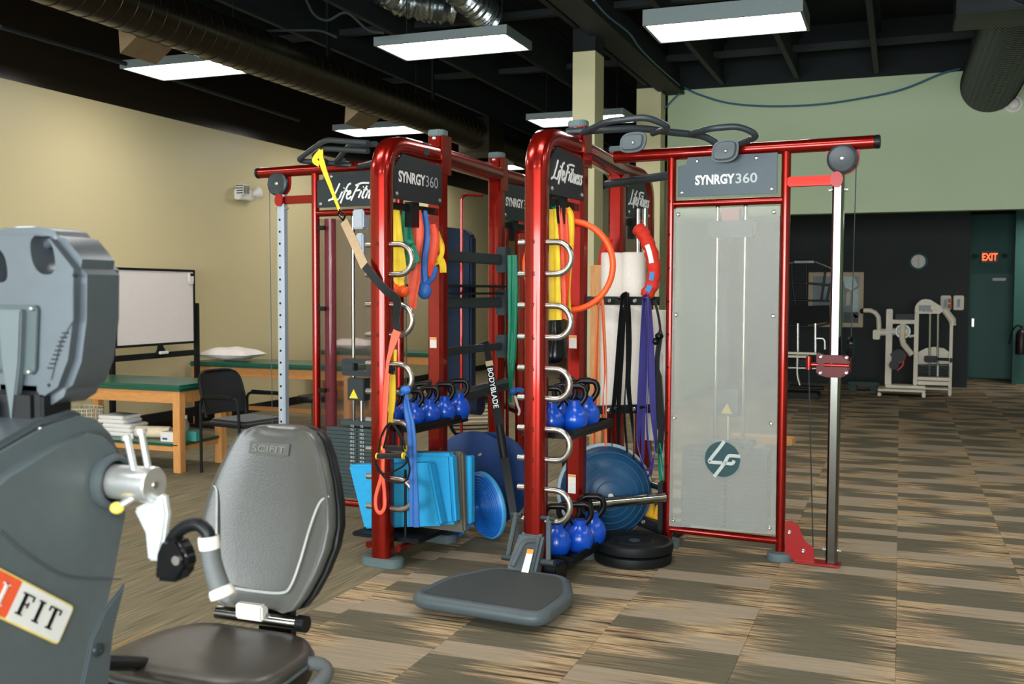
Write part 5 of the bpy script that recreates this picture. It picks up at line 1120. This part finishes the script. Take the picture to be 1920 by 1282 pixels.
E_.add('console_neck', MB().prism(np_+[(-x, z) for x, z in np_[::-1]], (xc0, YC-.012, 0), (1, 0, 0), (0, 0, 1), .022), CHG, bevel=.004)
x, z = cz(70, 795)
E_.add('tilt_joint', MB().bounds((xc0-.075, YC-.02, 1.24), (xc0+.075, YC+.10, 1.335)), BLACK, bevel=.02, bseg=3)
m = MB(); bolt(m, WY(75, 805, YC-.021), (0, -1, 0), .008); E_.add('bolt', m, BOLT)
E_.add('cup_holder', MB().bounds((xc0-.10, YC-.07, 1.235), (xc0-.035, YC-.02, 1.31)), WPL, bevel=.012)
E_.done()

# ================================================================== LEFT SIDE: TREATMENT TABLES, WHITEBOARD, CHAIR
def rail(t, name, a, b, mt, bev=.004): t.add(name, MB().bounds(a, b), mt, bevel=bev)
def treatment_table(label, x0, x1, y0, y1, h, shelf):
    t = Thing('treatment_table', label, 'treatment table', 'oak treatment tables with green tops'); L = .075
    t.add('cushion', MB().bounds((x0-.04, y0-.04, h-.055), (x1+.04, y1+.04, h)), VINYL, bevel=.024, bseg=4)
    for x in (x0, x1-L):
        for y in (y0, y1-L): t.add('leg', MB().bounds((x, y, 0), (x+L, y+L, h-.057)), WOOD, bevel=.004)
    rail(t, 'apron', (x0+L, y0+.01, h-.16), (x1-L, y0+.035, h-.057), WOODH); rail(t, 'apron', (x0+L, y1-.035, h-.16), (x1-L, y1-.01, h-.057), WOODH)
    for x in (x0+.01, x1-.035): rail(t, 'apron', (x, y0+L, h-.16), (x+.025, y1-L, h-.057), WOOD)
    if shelf:
        t.add('shelf_pad', MB().bounds((x0+.02, y0+.0, .225), (x1+.0-.02, y1-.02, .25)), VINYL, bevel=.008)
        rail(t, 'shelf_rail', (x0+L, y0+.015, .18), (x1-L, y0+.04, .225), WOODH); rail(t, 'shelf_rail', (x1-.06, y0+L, .18), (x1-.035, y1-L, .225), WOOD)
    else:
        rail(t, 'stretcher', (x0+L, (y0+y1)/2-.02, .17), (x1-L, (y0+y1)/2+.02, .22), WOODH)
        for x in (x0+.02, x1-.055): rail(t, 'stretcher', (x, y0+L, .17), (x+.035, y1-L, .22), WOOD)
    return t.done()
treatment_table('oak treatment table with towels on its green shelf, nearest the chair', -7.18, -5.70, 7.02, 7.66, .755, True)
treatment_table('oak treatment table behind the black chair, pillow at its left end', -7.62, -5.55, 9.62, 10.25, .745, False)
treatment_table('farthest oak treatment table with a pillow, half hidden by the red post', -7.55, -5.7, 12.2, 12.8, .74, False)
def pillow(label, c, sx, sy, h, rz=0):
    V = []; F = []; n = 18; m = 12; rnd = random.Random(5)
    for s_ in (1, -1):
        for j in range(m+1):
            for i in range(n+1):
                u, v = i/n*2-1, j/m*2-1
                th = ((1-abs(u)**2.6)*(1-abs(v)**2.6))**.55; e = 1-.06*(1-abs(u*v))
                z = h/2+s_*h/2*th*(1 if s_ > 0 else .75)+.006*math.sin(7*u+3*v)*th
                V.append(Matrix.Rotation(rz, 3, 'Z') @ Vector((u*sx/2*(.92+.08*abs(v)), v*sy/2*(.92+.08*abs(u)), z)) + Vector(c))
    W = (n+1)*(m+1)
    for b in (0, W):
        for j in range(m):
            for i in range(n): q = b+j*(n+1)+i; F.append((q, q+1, q+n+2, q+n+1))
    t = Thing('pillow', label, 'pillow', 'white pillows'); t.add('pillow', MB().add(V, F), PILLOW, smooth=180); t.done()
pillow('plump white pillow on the table behind the chair', (WY(430, 680, 9.85).x, 9.9, .735), .68, .45, .17)
pillow('white pillow at the far table behind the red post', (-7.15, 12.5, .73), .62, .45, .17, .1)
pillow('corner of a white pillow beyond the whiteboard stand', (WY(160, 690, 7.5).x, 7.42, .748), .30, .28, .10)
# whiteboard on a rolling stand, seen in front of the khaki wall
xb = -7.36
a, b = WX(212, 500, xb), WX(365, 643, xb); yl, yr, z0, z1 = a.y, b.y, .975, 1.79
t = Thing('whiteboard', 'white dry-erase board on a black stand before the khaki wall', 'whiteboard')
t.add('board', MB().bounds((xb-.012, yl+.02, z0+.02), (xb+.006, yr-.02, z1-.02)), WBRD)
t.add('frame', MB().bounds((xb-.016, yl, z0), (xb+.016, yl+.025, z1)).bounds((xb-.016, yr-.025, z0), (xb+.016, yr, z1)).bounds((xb-.016, yl+.025, z0), (xb+.016, yr-.025, z0+.025)).bounds((xb-.016, yl+.025, z1-.025), (xb+.016, yr-.025, z1)), BLACK)
for y in (yl-.035, yr+.035):
    t.add('post', MB().bounds((xb-.025, y-.025, .05), (xb+.025, y+.025, 1.42)), BLACK, bevel=.004)
    t.add('foot', MB().bounds((xb-.24, y-.025, .02), (xb+.30, y+.025, .06)), BLACK, bevel=.006)
t.add('cross_rail', MB().bounds((xb-.015, yl-.02, .84), (xb+.02, yr+.02, .90)), BLACK)
t.add('lower_rail', MB().bounds((xb-.015, yl-.02, .16), (xb+.02, yr+.02, .26)), BLACK)
t.add('tray_bracket', MB().prism([(-.07, 0), (.10, 0), (.02, .11), (-.02, .11)], (xb+.03, (yl+yr)/2+.02, .88), (0, 1, 0), (0, 0, 1), .02), BLACK)
t.done()
t = Thing('board_eraser', 'small pale eraser on the whiteboard rail', 'eraser'); t.add('board_eraser', MB().box((xb+.045, (yl+yr)/2+.05, .90), (.04, .13, .03)), WPL, bevel=.006); t.done()
c = WX(357, 520, xb+.01)
t = Thing('magnet_timer', 'small white timer stuck at the top right of the whiteboard', 'timer')
t.add('case', MB().box(c+Vector((.008, 0, .0)), (.016, .085, .10)), WPL, bevel=.006); t.add('screen', MB().box(c+Vector((.018, .006, .03)), (.004, .05, .03)), BLACKG); t.add('clip', MB().box(c+Vector((.012, 0, -.06)), (.012, .06, .02)), WPL); t.done()
# black stacking armchair
CH = Matrix.Translation((-5.27, 7.34, 0)) @ Matrix.Rotation(math.radians(-11), 4, 'Z')      # local +x is the way it faces
t = Thing('armchair', 'black mesh-back armchair standing in front of the treatment tables', 'chair', None, CH)
t.add('seat', MB().prism(rounded([(-.22, -.24), (.24, -.25), (.24, .25), (-.22, .24)], .06), (.02, 0, .435), (1, 0, 0), (0, 1, 0), .06), FABB, bevel=.022, bseg=3)
B = [(-.235, .49), (-.245, .56), (-.28, .70), (-.31, .80), (-.325, .845)]
m = MB(); V = []; F = []
for i, (x, z) in enumerate(B):
    w = [.215, .225, .225, .21, .17][i]
    for j in range(9):
        f = j/8*2-1; V.append((x-.035*(1-f*f), f*w, z))
for i in range(4):
    for j in range(8): q = i*9+j; F.append((q, q+1, q+10, q+9))
V2 = [(x-.008, y, z) for x, y, z in V]; nV = len(V); F2 = [tuple(q+nV for q in f)[::-1] for f in F]
t.add('mesh_back', MB().add(V, F).add(V2, [tuple(i for i in f[::-1]) for f in F]), MESHB)
t.add('back_frame', MB().tube(smooth_path([(-.225, -.225, .47), (-.245, -.235, .58), (-.285, -.235, .72), (-.318, -.215, .81), (-.342, -.15, .852), (-.352, 0, .86), (-.342, .15, .852), (-.318, .215, .81), (-.285, .235, .72), (-.245, .235, .58), (-.225, .225, .47)], 5), .014, 10), BLACK)
for s_ in (-1, 1):
    y = .265*s_
    t.add('arm_frame', MB().tube(fillet([(-.25, y, .0), (-.25, y, .645), (.20, y, .655), (.235, y, .0)], .06, 6), .0125, 10), BLACK)
    t.add('arm_pad', MB().box((-.02, y, .664), (.34, .045, .022)), BLACK, bevel=.009)
    t.add('seat_brace', MB().cyl((-.25, y, .42), (.23, y, .42), .010, 8), BLACK)
t.add('cross_brace', MB().cyl((-.24, -.265, .41), (-.24, .265, .41), .010, 8), BLACK); t.done()
# chrome stool legs beneath the second table
t = Thing('rolling_stool', 'chrome-legged black stool under the second treatment table', 'stool'); c = WY(588, 780, 9.2)
t.add('seat', MB().lathe([(0, .40), (.16, .40), (.17, .42), (.165, .46), (0, .47)], (c.x, 9.2, 0), (0, 0, 1), 28), BLACK)
t.add('column', MB().cyl((c.x, 9.2, .08), (c.x, 9.2, .40), .022, 14), CHROME)
for i in range(5):
    q = 2*PI*i/5+.3; t.add('leg', MB().tube(fillet([(c.x, 9.2, .11), (c.x+.20*math.cos(q), 9.2+.20*math.sin(q), .11), (c.x+.25*math.cos(q), 9.2+.25*math.sin(q), .03)], .05), .014, 10), CHROME)
t.done()
# what lies on the shelf of the first table
ZS = .251
c = WY(165, 790, 7.45)
t = Thing('laundry_basket', 'white grid laundry basket on the shelf at the far left', 'basket'); bx, by = c.x, 7.36
for i in range(7):
    z = ZS+.005+.036*i; s_ = 1+.02*i; t.add('hoop', MB().tube([Vector(p) for p in [(bx+.20*s_*math.cos(q), by+.15*s_*math.sin(q), z) for q in [2*PI*k/28 for k in range(28)]]], .005, 6, closed=True), BASKET)
for k in range(28):
    q = 2*PI*k/28; t.add('stave', MB().cyl((bx+.20*math.cos(q), by+.15*math.sin(q), ZS+.004), (bx+.224*math.cos(q), by+.168*math.sin(q), ZS+.225), .0045, 6), BASKET)
t.add('basket_floor', MB().lathe([(0, 0), (.15, 0), (.15, .006), (0, .006)], (bx, by, ZS), (0, 0, 1), 24), BASKET); t.done()
for i in range(5):
    cpx = 232 if i < 3 else 222
    c = WY(cpx, 800, 7.30); w = .36-.02*i; rnd = random.Random(i); z = ZS+.037*i
    loopz = []
    for zz, s_ in ((z, .94), (z+.010, 1), (z+.026, 1), (z+.036, .94)):
        loopz.append([(c.x+rnd.uniform(-.004, .004)+w/2*s_*p.x, 7.32+rnd.uniform(-.004, .004)+.13*s_*p.y, zz) for p in fillet([(-1, -1, 0), (1, -1, 0), (1, 1, 0), (-1, 1, 0)], .22, 3, closed=True)])
    t = Thing('folded_towel', 'folded white towel on the shelf, '+['bottom', 'second from the bottom', 'third', 'fourth', 'topmost'][i]+' of the stack', 'towel', 'stack of folded towels'); t.add('folded_towel', loft(loopz), TOWEL, smooth=60); t.done()
c = WY(288, 815, 7.25); t = Thing('rolled_pad', 'cream rolled pad lying on the green shelf beside the towels', 'rolled pad')
t.add('rolled_pad', MB().lathe([(0, -.16), (.045, -.16), (.052, -.15), (.052, .15), (.045, .16), (.02, .155), (0, .15)], (c.x, 7.25, ZS+.053), (1, .25, 0), 22), ROLL); t.done()
c = WY(318, 818, 7.12); t = Thing('wipes_box', 'small white printed carton at the front of the green shelf', 'carton')
t.add('carton', MB().bounds((c.x-.075, 7.09, ZS), (c.x+.075, 7.17, ZS+.085)), STICK, bevel=.003); t.add('print_band', MB().bounds((c.x-.05, 7.087, ZS+.018), (c.x+.0, 7.09, ZS+.035)), mat('print_navy', (60, 80, 130), .6)); t.done()
c = WY(345, 800, 7.3); t = Thing('spray_bottle', 'clear plastic bottle behind the front table leg', 'bottle')
t.add('bottle', MB().lathe([(0, 0), (.032, 0), (.034, .01), (.034, .13), (.015, .165), (.013, .185)], (c.x+.02, 7.30, ZS), (0, 0, 1), 20), BOTTLE); t.add('bottle_cap', MB().lathe([(.016, .18), (.016, .21), (0, .212)], (c.x+.02, 7.30, ZS), (0, 0, 1), 16), WPL); t.done()
c = WY(357, 818, 7.2); t = Thing('teal_box', 'teal patterned box on the shelf right of the front leg', 'box')
t.add('teal_box', MB().bounds((c.x-.05, 7.2, ZS), (c.x+.06, 7.29, ZS+.085)), TEAL, bevel=.003); t.done()

# ================================================================== FAR RIGHT: BACK ROOM
def W(px, py, y=16.8): return WY(px, py, y)
YM = 16.75
t = Thing('hip_machine', 'cream rotary hip machine with weight stack before the dark wall', 'exercise machine')
def bar(name, pts, r, mt=CREAM, y=YM, sx=1.0, bev=0, sub=None): return t.add(name, MB().tube([W(a, b, y) for a, b in pts], r, 4 if bev else 10, sx=sx), mt, bevel=bev, sub=sub)
def blk(name, x0, y0, x1, y1, d=.08, mt=CREAM, y=YM, bev=.012, sub=None):
    a, b = W(x0, y0, y), W(x1, y1, y); return t.add(name, MB().bounds((a.x, y-d/2, min(a.z, b.z)), (b.x, y+d/2, max(a.z, b.z))), mt, bevel=bev, sub=sub)
def blk0(name, x0, y0, x1, d=.08, y=YM, mt=CREAM):
    a, b = W(x0, y0, y), W(x1, y0, y); t.add(name, MB().bounds((a.x, y-d/2, 0), (b.x, y+d/2, a.z)), mt, bevel=.012)
blk('front_post', 1662, 579, 1671, 722); blk('rear_post', 1715, 585, 1720, 722); blk0('far_post', 1781, 605, 1787)
blk('base_rail', 1660, 720, 1735, 727, .3); blk('platform', 1646, 726, 1735, 733, .55, y=16.55)
for a in (1646, 1728): blk0('platform_leg', a, 733, a+7, .5, 16.55)
blk('stack_base', 1718, 725, 1782, 730, .3); blk('stack_sill', 1719, 705, 1781, 713, .3); blk('stack_skirt', 1720, 713, 1780, 722, .2)
hd = [W(a, b, YM-.12) for a, b in ((1715, 588), (1716, 575), (1722, 565), (1732, 560), (1745, 562), (1758, 570), (1770, 578), (1766, 588))]
k = t.add('head_cover', MB().solid(hd, .22, (0, 1, 0)), CREAM, bevel=.02)
t.add('cover_print', MB().bounds((W(1722, 583).x, YM-.126, W(1722, 583).z), (W(1745, 572).x, YM-.121, W(1745, 572).z)), LGREY, sub=k)
for i in range(4): t.add('cover_icon', MB().bounds((W(1731+7*i, 582).x, YM-.13, W(1731+7*i, 585).z), (W(1733.5+7*i, 582).x, YM-.124, W(1731+7*i, 580).z)), BLACKG if i < 3 else REDFLAT, sub=k)
bar('head_strut', [(1770, 580), (1778, 590), (1786, 600), (1786, 610)], .05); bar('head_strut', [(1772, 584), (1785, 606)], .03)
for a in (1744, 1759): t.add('guide_rod', MB().cyl(W(a, 588), W(a-1.5, 706), .018, 10), STEEL)
fan = [W(a, b, YM+.12) for a, b in ((1721, 682), (1722, 660), (1735, 653), (1752, 650), (1770, 653), (1780, 660), (1780, 682))]
t.add('stack_guard', MB().solid(fan, .02, (0, 1, 0)), CREAM)
for i in range(8):
    a, b = W(1721, 705-2.8*(i+1)), W(1780, 705-2.8*i); t.add('weight_plate', MB().bounds((a.x, YM-.09, b.z+.002), (b.x, YM+.09, a.z)), BLACKG)
blk('stack_head', 1733, 667, 1757, 679, .2, BLACK); bar('selector_arm', [(1757, 673), (1782, 674)], .022, BLACK); blk('selector_clamp', 1780, 670, 1785, 680, .12, BLACK)
t.add('number_strip', MB().bounds((W(1756, 704).x, YM-.096, W(1756, 704).z), (W(1759, 704).x, YM-.09, W(1756, 684).z)), WHITE)
bar('side_handle', [(1619, 582), (1632, 582), (1641, 586), (1647, 594), (1648, 606), (1648, 618)], .036); t.add('handle_tip', MB().sphere(W(1617, 583), .04, 10, 8), BLACK)
blk('handle_box', 1637, 618, 1650, 636, .16); bar('cross_arm', [(1648, 623), (1690, 621)], .055); blk('adjuster', 1662, 610, 1671, 637, .14, WPL)
blk('top_beam', 1671, 599, 1716, 607, .1); blk('back_pad', 1679, 588, 1713, 599, .25, BLACK)
t.add('cam_wheel', MB().lathe([(.0, -.02), (.11, -.02), (.115, 0), (.11, .02), (0, .02)], W(1693, 621, YM-.05), (0, -1, 0), 28), mat('cam_grey', (120, 140, 150), .3, .3))
t.add('cam_ring', MB().lathe([(.06, .022), (.09, .022), (.09, .026), (.06, .026), (.06, .022)], W(1693, 621, YM-.05), (0, -1, 0), 28), mat('cam_yellow', (222, 190, 110), .5))
bar('swing_arm', [(1693, 607), (1692, 635), (1694, 645), (1710, 665)], .045, y=YM-.1); bar('cam_link', [(1704, 631), (1718, 628)], .02)
t.add('roller_pad', MB().cyl(W(1685, 667, YM-.3), W(1685, 667, YM+.1), .10, 18), BLACK); t.add('roller_pad', MB().cyl(W(1676, 684, YM-.3), W(1676, 684, YM+.1), .07, 18), BLACK)
t.add('red_lever', MB().tube(smooth_path([W(a, b, YM-.15) for a, b in ((1673, 662), (1684, 678), (1694, 676), (1697, 664))], 4), .035, 8), REDFLAT); t.add('red_lever', MB().tube(smooth_path([W(a, b, YM-.2) for a, b in ((1694, 672), (1692, 685), (1682, 694))], 4), .025, 8), REDFLAT)
t.done()
# dark tubular trainer with bench, left of the chrome column
t = Thing('cage_trainer', 'dark tubular trainer with curved top seen past the chrome column', 'exercise machine'); YQ = 15.6
def rod(name, pts, r=.018, mt=BLACK): t.add(name, MB().tube(smooth_path([W(a, b, YQ) for a, b in pts], 4) if len(pts) > 2 else [W(a, b, YQ) for a, b in pts], r, 8), mt)
rod('top_arch', [(1478, 494), (1498, 490), (1520, 489), (1540, 495), (1558, 503)], .022, mat('tube_bronze', (70, 72, 66), .4, .5)); t.add('name_badge', MB().box(W(1508, 491, YQ-.03), (.30, .02, .055)), LGREY, bevel=.01)
rod('cross_tube', [(1484, 533), (1512, 531), (1556, 535)]); rod('cross_tube', [(1482, 563), (1556, 564)]); rod('cross_tube', [(1480, 610), (1520, 612), (1556, 606)])
rod('frame_tube', [(1485, 496), (1486, 530), (1492, 570)]); rod('frame_tube', [(1512, 492), (1512, 560)]); rod('frame_tube', [(1548, 505), (1540, 562)]); rod('frame_tube', [(1557, 530), (1550, 565)])
t.add('mesh_panel', MB().solid([W(a, b, YQ) for a, b in ((1480, 574), (1555, 572), (1556, 603), (1520, 609), (1480, 603))], .02, (0, 1, 0)), MESHB)
rod('frame_tube', [(1496, 606), (1496, 655), (1495, 700), (1500, 722)], .02, STEEL); rod('frame_tube', [(1529, 606), (1529, 665)], .02, STEEL); rod('frame_tube', [(1530, 634), (1545, 636), (1547, 655)], .016, STEEL)
t.add('slat', MB().box(W(1503, 662, YQ-.3), (.42, .10, .03)), CREAM); t.add('slat', MB().box(W(1495, 668, YQ-.4), (.30, .10, .03)), CREAM)
t.add('lower_seat', MB().solid([W(a, b, YQ) for a, b in ((1492, 674), (1524, 672), (1524, 686), (1490, 688))], .3, (0, 1, 0)), BLACK)
rod('lower_tube', [(1478, 689), (1545, 691)], .016, STEEL); a = W(1500, 722, YQ)
rod('floor_tube', [(1480, 724), (1545, 728)], .03); t.add('floor_base', MB().bounds((W(1480, 0, YQ).x, YQ-.2, 0), (W(1550, 0, YQ).x, YQ+.3, .09)), BLACK, bevel=.02)
t.done()
t = Thing('step_bench', 'low dark green step bench on the floor beside the cream machine', 'step bench'); YB = 17.3
a, b = W(1590, 716, YB), W(1650, 722, YB); zt = W(1620, 714, YB).z
t.add('deck', MB().bounds((a.x, YB-.2, zt-.06), (b.x, YB+.2, zt)), GREENP, bevel=.02)
for x in (a.x+.02, b.x-.14): t.add('riser', MB().bounds((x, YB-.19, 0), (x+.12, YB+.19, zt-.062)), GREENP, bevel=.01)
t.done()
# framed mirror, clock, dispensers, exit sign, extinguisher
yw = 18.35
def onwall(px, py, y=yw): return WY(px, py, y)
t = Thing('framed_glass', 'cream framed glass with a painted reflection of trees on the dark wall', 'picture')
a, b = onwall(1515, 612), onwall(1620, 510); w = .075
t.add('frame', MB().bounds((a.x, yw-.05, a.z), (a.x+w, yw-.005, b.z)).bounds((b.x-w, yw-.05, a.z), (b.x, yw-.005, b.z)).bounds((a.x+w, yw-.05, a.z), (b.x-w, yw-.005, a.z+w)).bounds((a.x+w, yw-.05, b.z-w), (b.x-w, yw-.005, b.z)), FRAMEM, bevel=.008)
t.add('print', MB().bounds((a.x+w, yw-.022, a.z+w), (b.x-w, yw-.01, b.z-w)), mat('reflection_dark_teal', (28, 66, 68), .3, 0, .4, 5))  # dark pane and the shapes below paint the outdoors reflected in the glass
for pts, mt in ((((1580, 518), (1600, 516), (1608, 535), (1596, 545), (1584, 538)), 'p1'), (((1599, 545), (1611, 540), (1611, 590), (1604, 604), (1598, 580)), 'p1'), (((1582, 585), (1612, 585), (1612, 606), (1582, 606)), 'p2'), (((1588, 548), (1595, 545), (1594, 572), (1586, 572)), 'p3')):
    m_ = MATS.get(mt) or mat(mt, {'p1': (190, 212, 212), 'p2': (14, 24, 24), 'p3': (210, 196, 160)}[mt], .4, 0, .2, 8)
    t.add('reflected_shape', MB().solid([onwall(x, y, yw-.026) for x, y in pts], .002, (0, 1, 0)), m_)
t.done()
c = onwall(1722, 490, yw-.02)
t = Thing('wall_clock', 'round white wall clock on the dark wall', 'clock')
t.add('rim', MB().lathe([(.112, -.02), (.145, -.02), (.145, .02), (.125, .03), (.112, .015), (.112, -.02)], c, (0, -1, 0), 36), mat('clock_rim', (70, 100, 108), .4))
k = t.add('face', MB().lathe([(0, .008), (.12, .008), (.12, .0)], c, (0, -1, 0), 36), WPL)
for i, s_ in ((0, '12'), (1, '3'), (2, '6'), (3, '9')):
    q = PI/2-i*PI/2; t.add('numeral', MB().text(s_, c+Vector((.09*math.cos(q), -.009, .09*math.sin(q))), (1, 0, 0), (0, 0, 1), None, t=.001, h=.03), BLACKG, sub=k)
t.add('hand', MB().strokes([[(0, -.01), (.0, .055)]], c+Vector((0, -.011, 0)), (1, 0, 0), (0, 0, 1), 1, .008, .001), BLACKG, sub=k); t.add('hand', MB().strokes([[(0, 0), (.012, -.08)]], c+Vector((0, -.012, 0)), (1, 0, 0), (0, 0, 1), 1, .006, .001), BLACKG, sub=k); t.done()
for x0, x1, lb, extra in ((1763, 1783, 'pale dispenser box with orange print beside the machine head', 1), (1787, 1807, 'plain cream dispenser box at the end of the dark wall', 0)):
    a, b = onwall(x0, 581), onwall(x1, 554); t = Thing('wall_dispenser', lb, 'dispenser', 'wall dispensers')
    t.add('box', MB().bounds((a.x, yw-.09, a.z), (b.x, yw-.003, b.z)), WPL if extra else CREAM, bevel=.012)
    t.add('front_window', MB().bounds((a.x+.05, yw-.097, a.z+.05), (a.x+.10, yw-.09, b.z-.06)), FIXT)
    if extra:
        for i in range(2): t.add('printed_label', MB().bounds((a.x+.11, yw-.095, b.z-.12-.09*i), (a.x+.17, yw-.09, b.z-.05-.09*i)), mat('label_orange%d' % i, (206, 110, 60), .6))
    t.done()
a, b = WY(1839, 493, 20.4), WY(1873, 470, 20.4)
t = Thing('exit_sign', 'lit red EXIT sign above the far door', 'exit sign')
t.add('housing', MB().bounds((a.x, 20.40, a.z), (b.x, 20.49, b.z)), mat('exit_housing', (96, 90, 88), .5), bevel=.01); t.add('face_panel', MB().bounds((a.x+.03, 20.392, a.z+.03), (b.x-.03, 20.40, b.z-.03)), EXITB)
t.add('letters', MB().text('EXIT', ((a.x+b.x)/2, 20.39, (a.z+b.z)/2), (1, 0, 0), (0, 0, 1), .25, .02, t=.004, h=.135), EXITM)
for s_ in (-1, 1): t.add('lamp_head', MB().lathe([(.0, -.03), (.035, -.02), (.045, .03), (0, .035)], ((a.x+b.x)/2+s_*.235, 20.42, (a.z+b.z)/2+.02), (s_*.6, -.8, -.2), 14), CHGD)
t.done()
t = Thing('fire_extinguisher', 'dark extinguisher with hose on the wall at the right edge', 'extinguisher'); c = WY(1915, 640, 19.3)
t.add('cylinder', MB().lathe([(0, -.22), (.085, -.22), (.09, -.20), (.09, .12), (.06, .19), (.03, .21), (.0, .21)], c, (0, 0, 1), 22), mat('extinguisher_dark', (34, 16, 18), .4)); t.add('valve', MB().box(c+Vector((0, 0, .24)), (.05, .05, .06)), BLACK, bevel=.01)
t.add('hose', MB().tube(smooth_path([c+Vector(p) for p in ((0, -.03, .25), (-.08, -.05, .27), (-.16, -.06, .15), (-.19, -.06, -.05))], 5), .014, 8), BLACK); t.add('mount', MB().bounds((c.x-.05, c.y+.08, c.z-.1), (c.x+.05, c.y+.12, c.z+.1)), BLACK)
t.done()
struct('wall_side_return', MB().bounds((c.x-.12, c.y+.121, 0), (7, c.y+.25, 3.0)), TEALW)
# odds and ends between rig and back
t = Thing('wooden_bench', 'end of a wooden bench just showing behind the right tower', 'bench', None, RIG); c = RY(1485, 822, 1.35)
t.add('bench_top', MB().bounds((c.x-.42, 1.35, c.z-.05), (c.x, 1.47, c.z)), WOOD, bevel=.006)
for x in (c.x-.40, c.x-.13):
    for y in (1.36, 1.42): t.add('leg', MB().bounds((x, y, 0), (x+.035, y+.035, c.z-.052)), CHG)
t.done()
t = Thing('fan_bike', 'black air bike with a slatted fan wheel behind the left rear post', 'exercise bike'); c = WY(886, 782, 8.3)
t.add('fan_rim', MB().lathe([(.20, -.05), (.225, -.05), (.225, .05), (.20, .05), (.20, -.05)], c, (.55, -.83, 0), 32), BLACK)
ax = Vector((.55, -.83, 0)).normalized(); ua = Vector((.83, .55, 0)).normalized()
for i in range(11): h = -.17+.034*i; w = math.sqrt(max(.001, .2**2-h*h)); t.add('fan_slat', MB().box(c+Vector((0, 0, h))+ax*.03, (2*w, .012, .012), Matrix.Rotation(math.atan2(ua.y, ua.x), 3, 'Z')), CREAM if 3 < i < 9 else BLACK)
t.add('main_frame', MB().tube([c+Vector((0, .1, .2)), c+ua*.5+Vector((0, .1, -.02)), c+ua*.9+Vector((0, .1, .25))], .03, 10), BLACK); t.add('saddle', MB().box(c+ua*.9+Vector((0, .1, .33)), (.28, .2, .07)), BLACK, bevel=.03)
t.add('handle_post', MB().tube([c+Vector((0, .05, .15)), c+Vector((-.05, .05, .62)), c+ua*.2+Vector((0, .05, .70))], .016, 8), BLACK)
for s_ in (-.15, .95): t.add('floor_foot', MB().bounds((c.x+ua.x*s_-.04, c.y+ua.y*s_-.25, 0), (c.x+ua.x*s_+.04, c.y+ua.y*s_+.25, .05)), BLACK)
t.add('foot_link', MB().tube([(c.x+ua.x*-.15, c.y+ua.y*-.15, .03), c+Vector((0, 0, -.2))], .025, 8), BLACK); t.add('foot_link', MB().tube([(c.x+ua.x*.95, c.y+ua.y*.95, .03), c+ua*.9+Vector((0, .1, .25))], .025, 8), BLACK)
t.done()
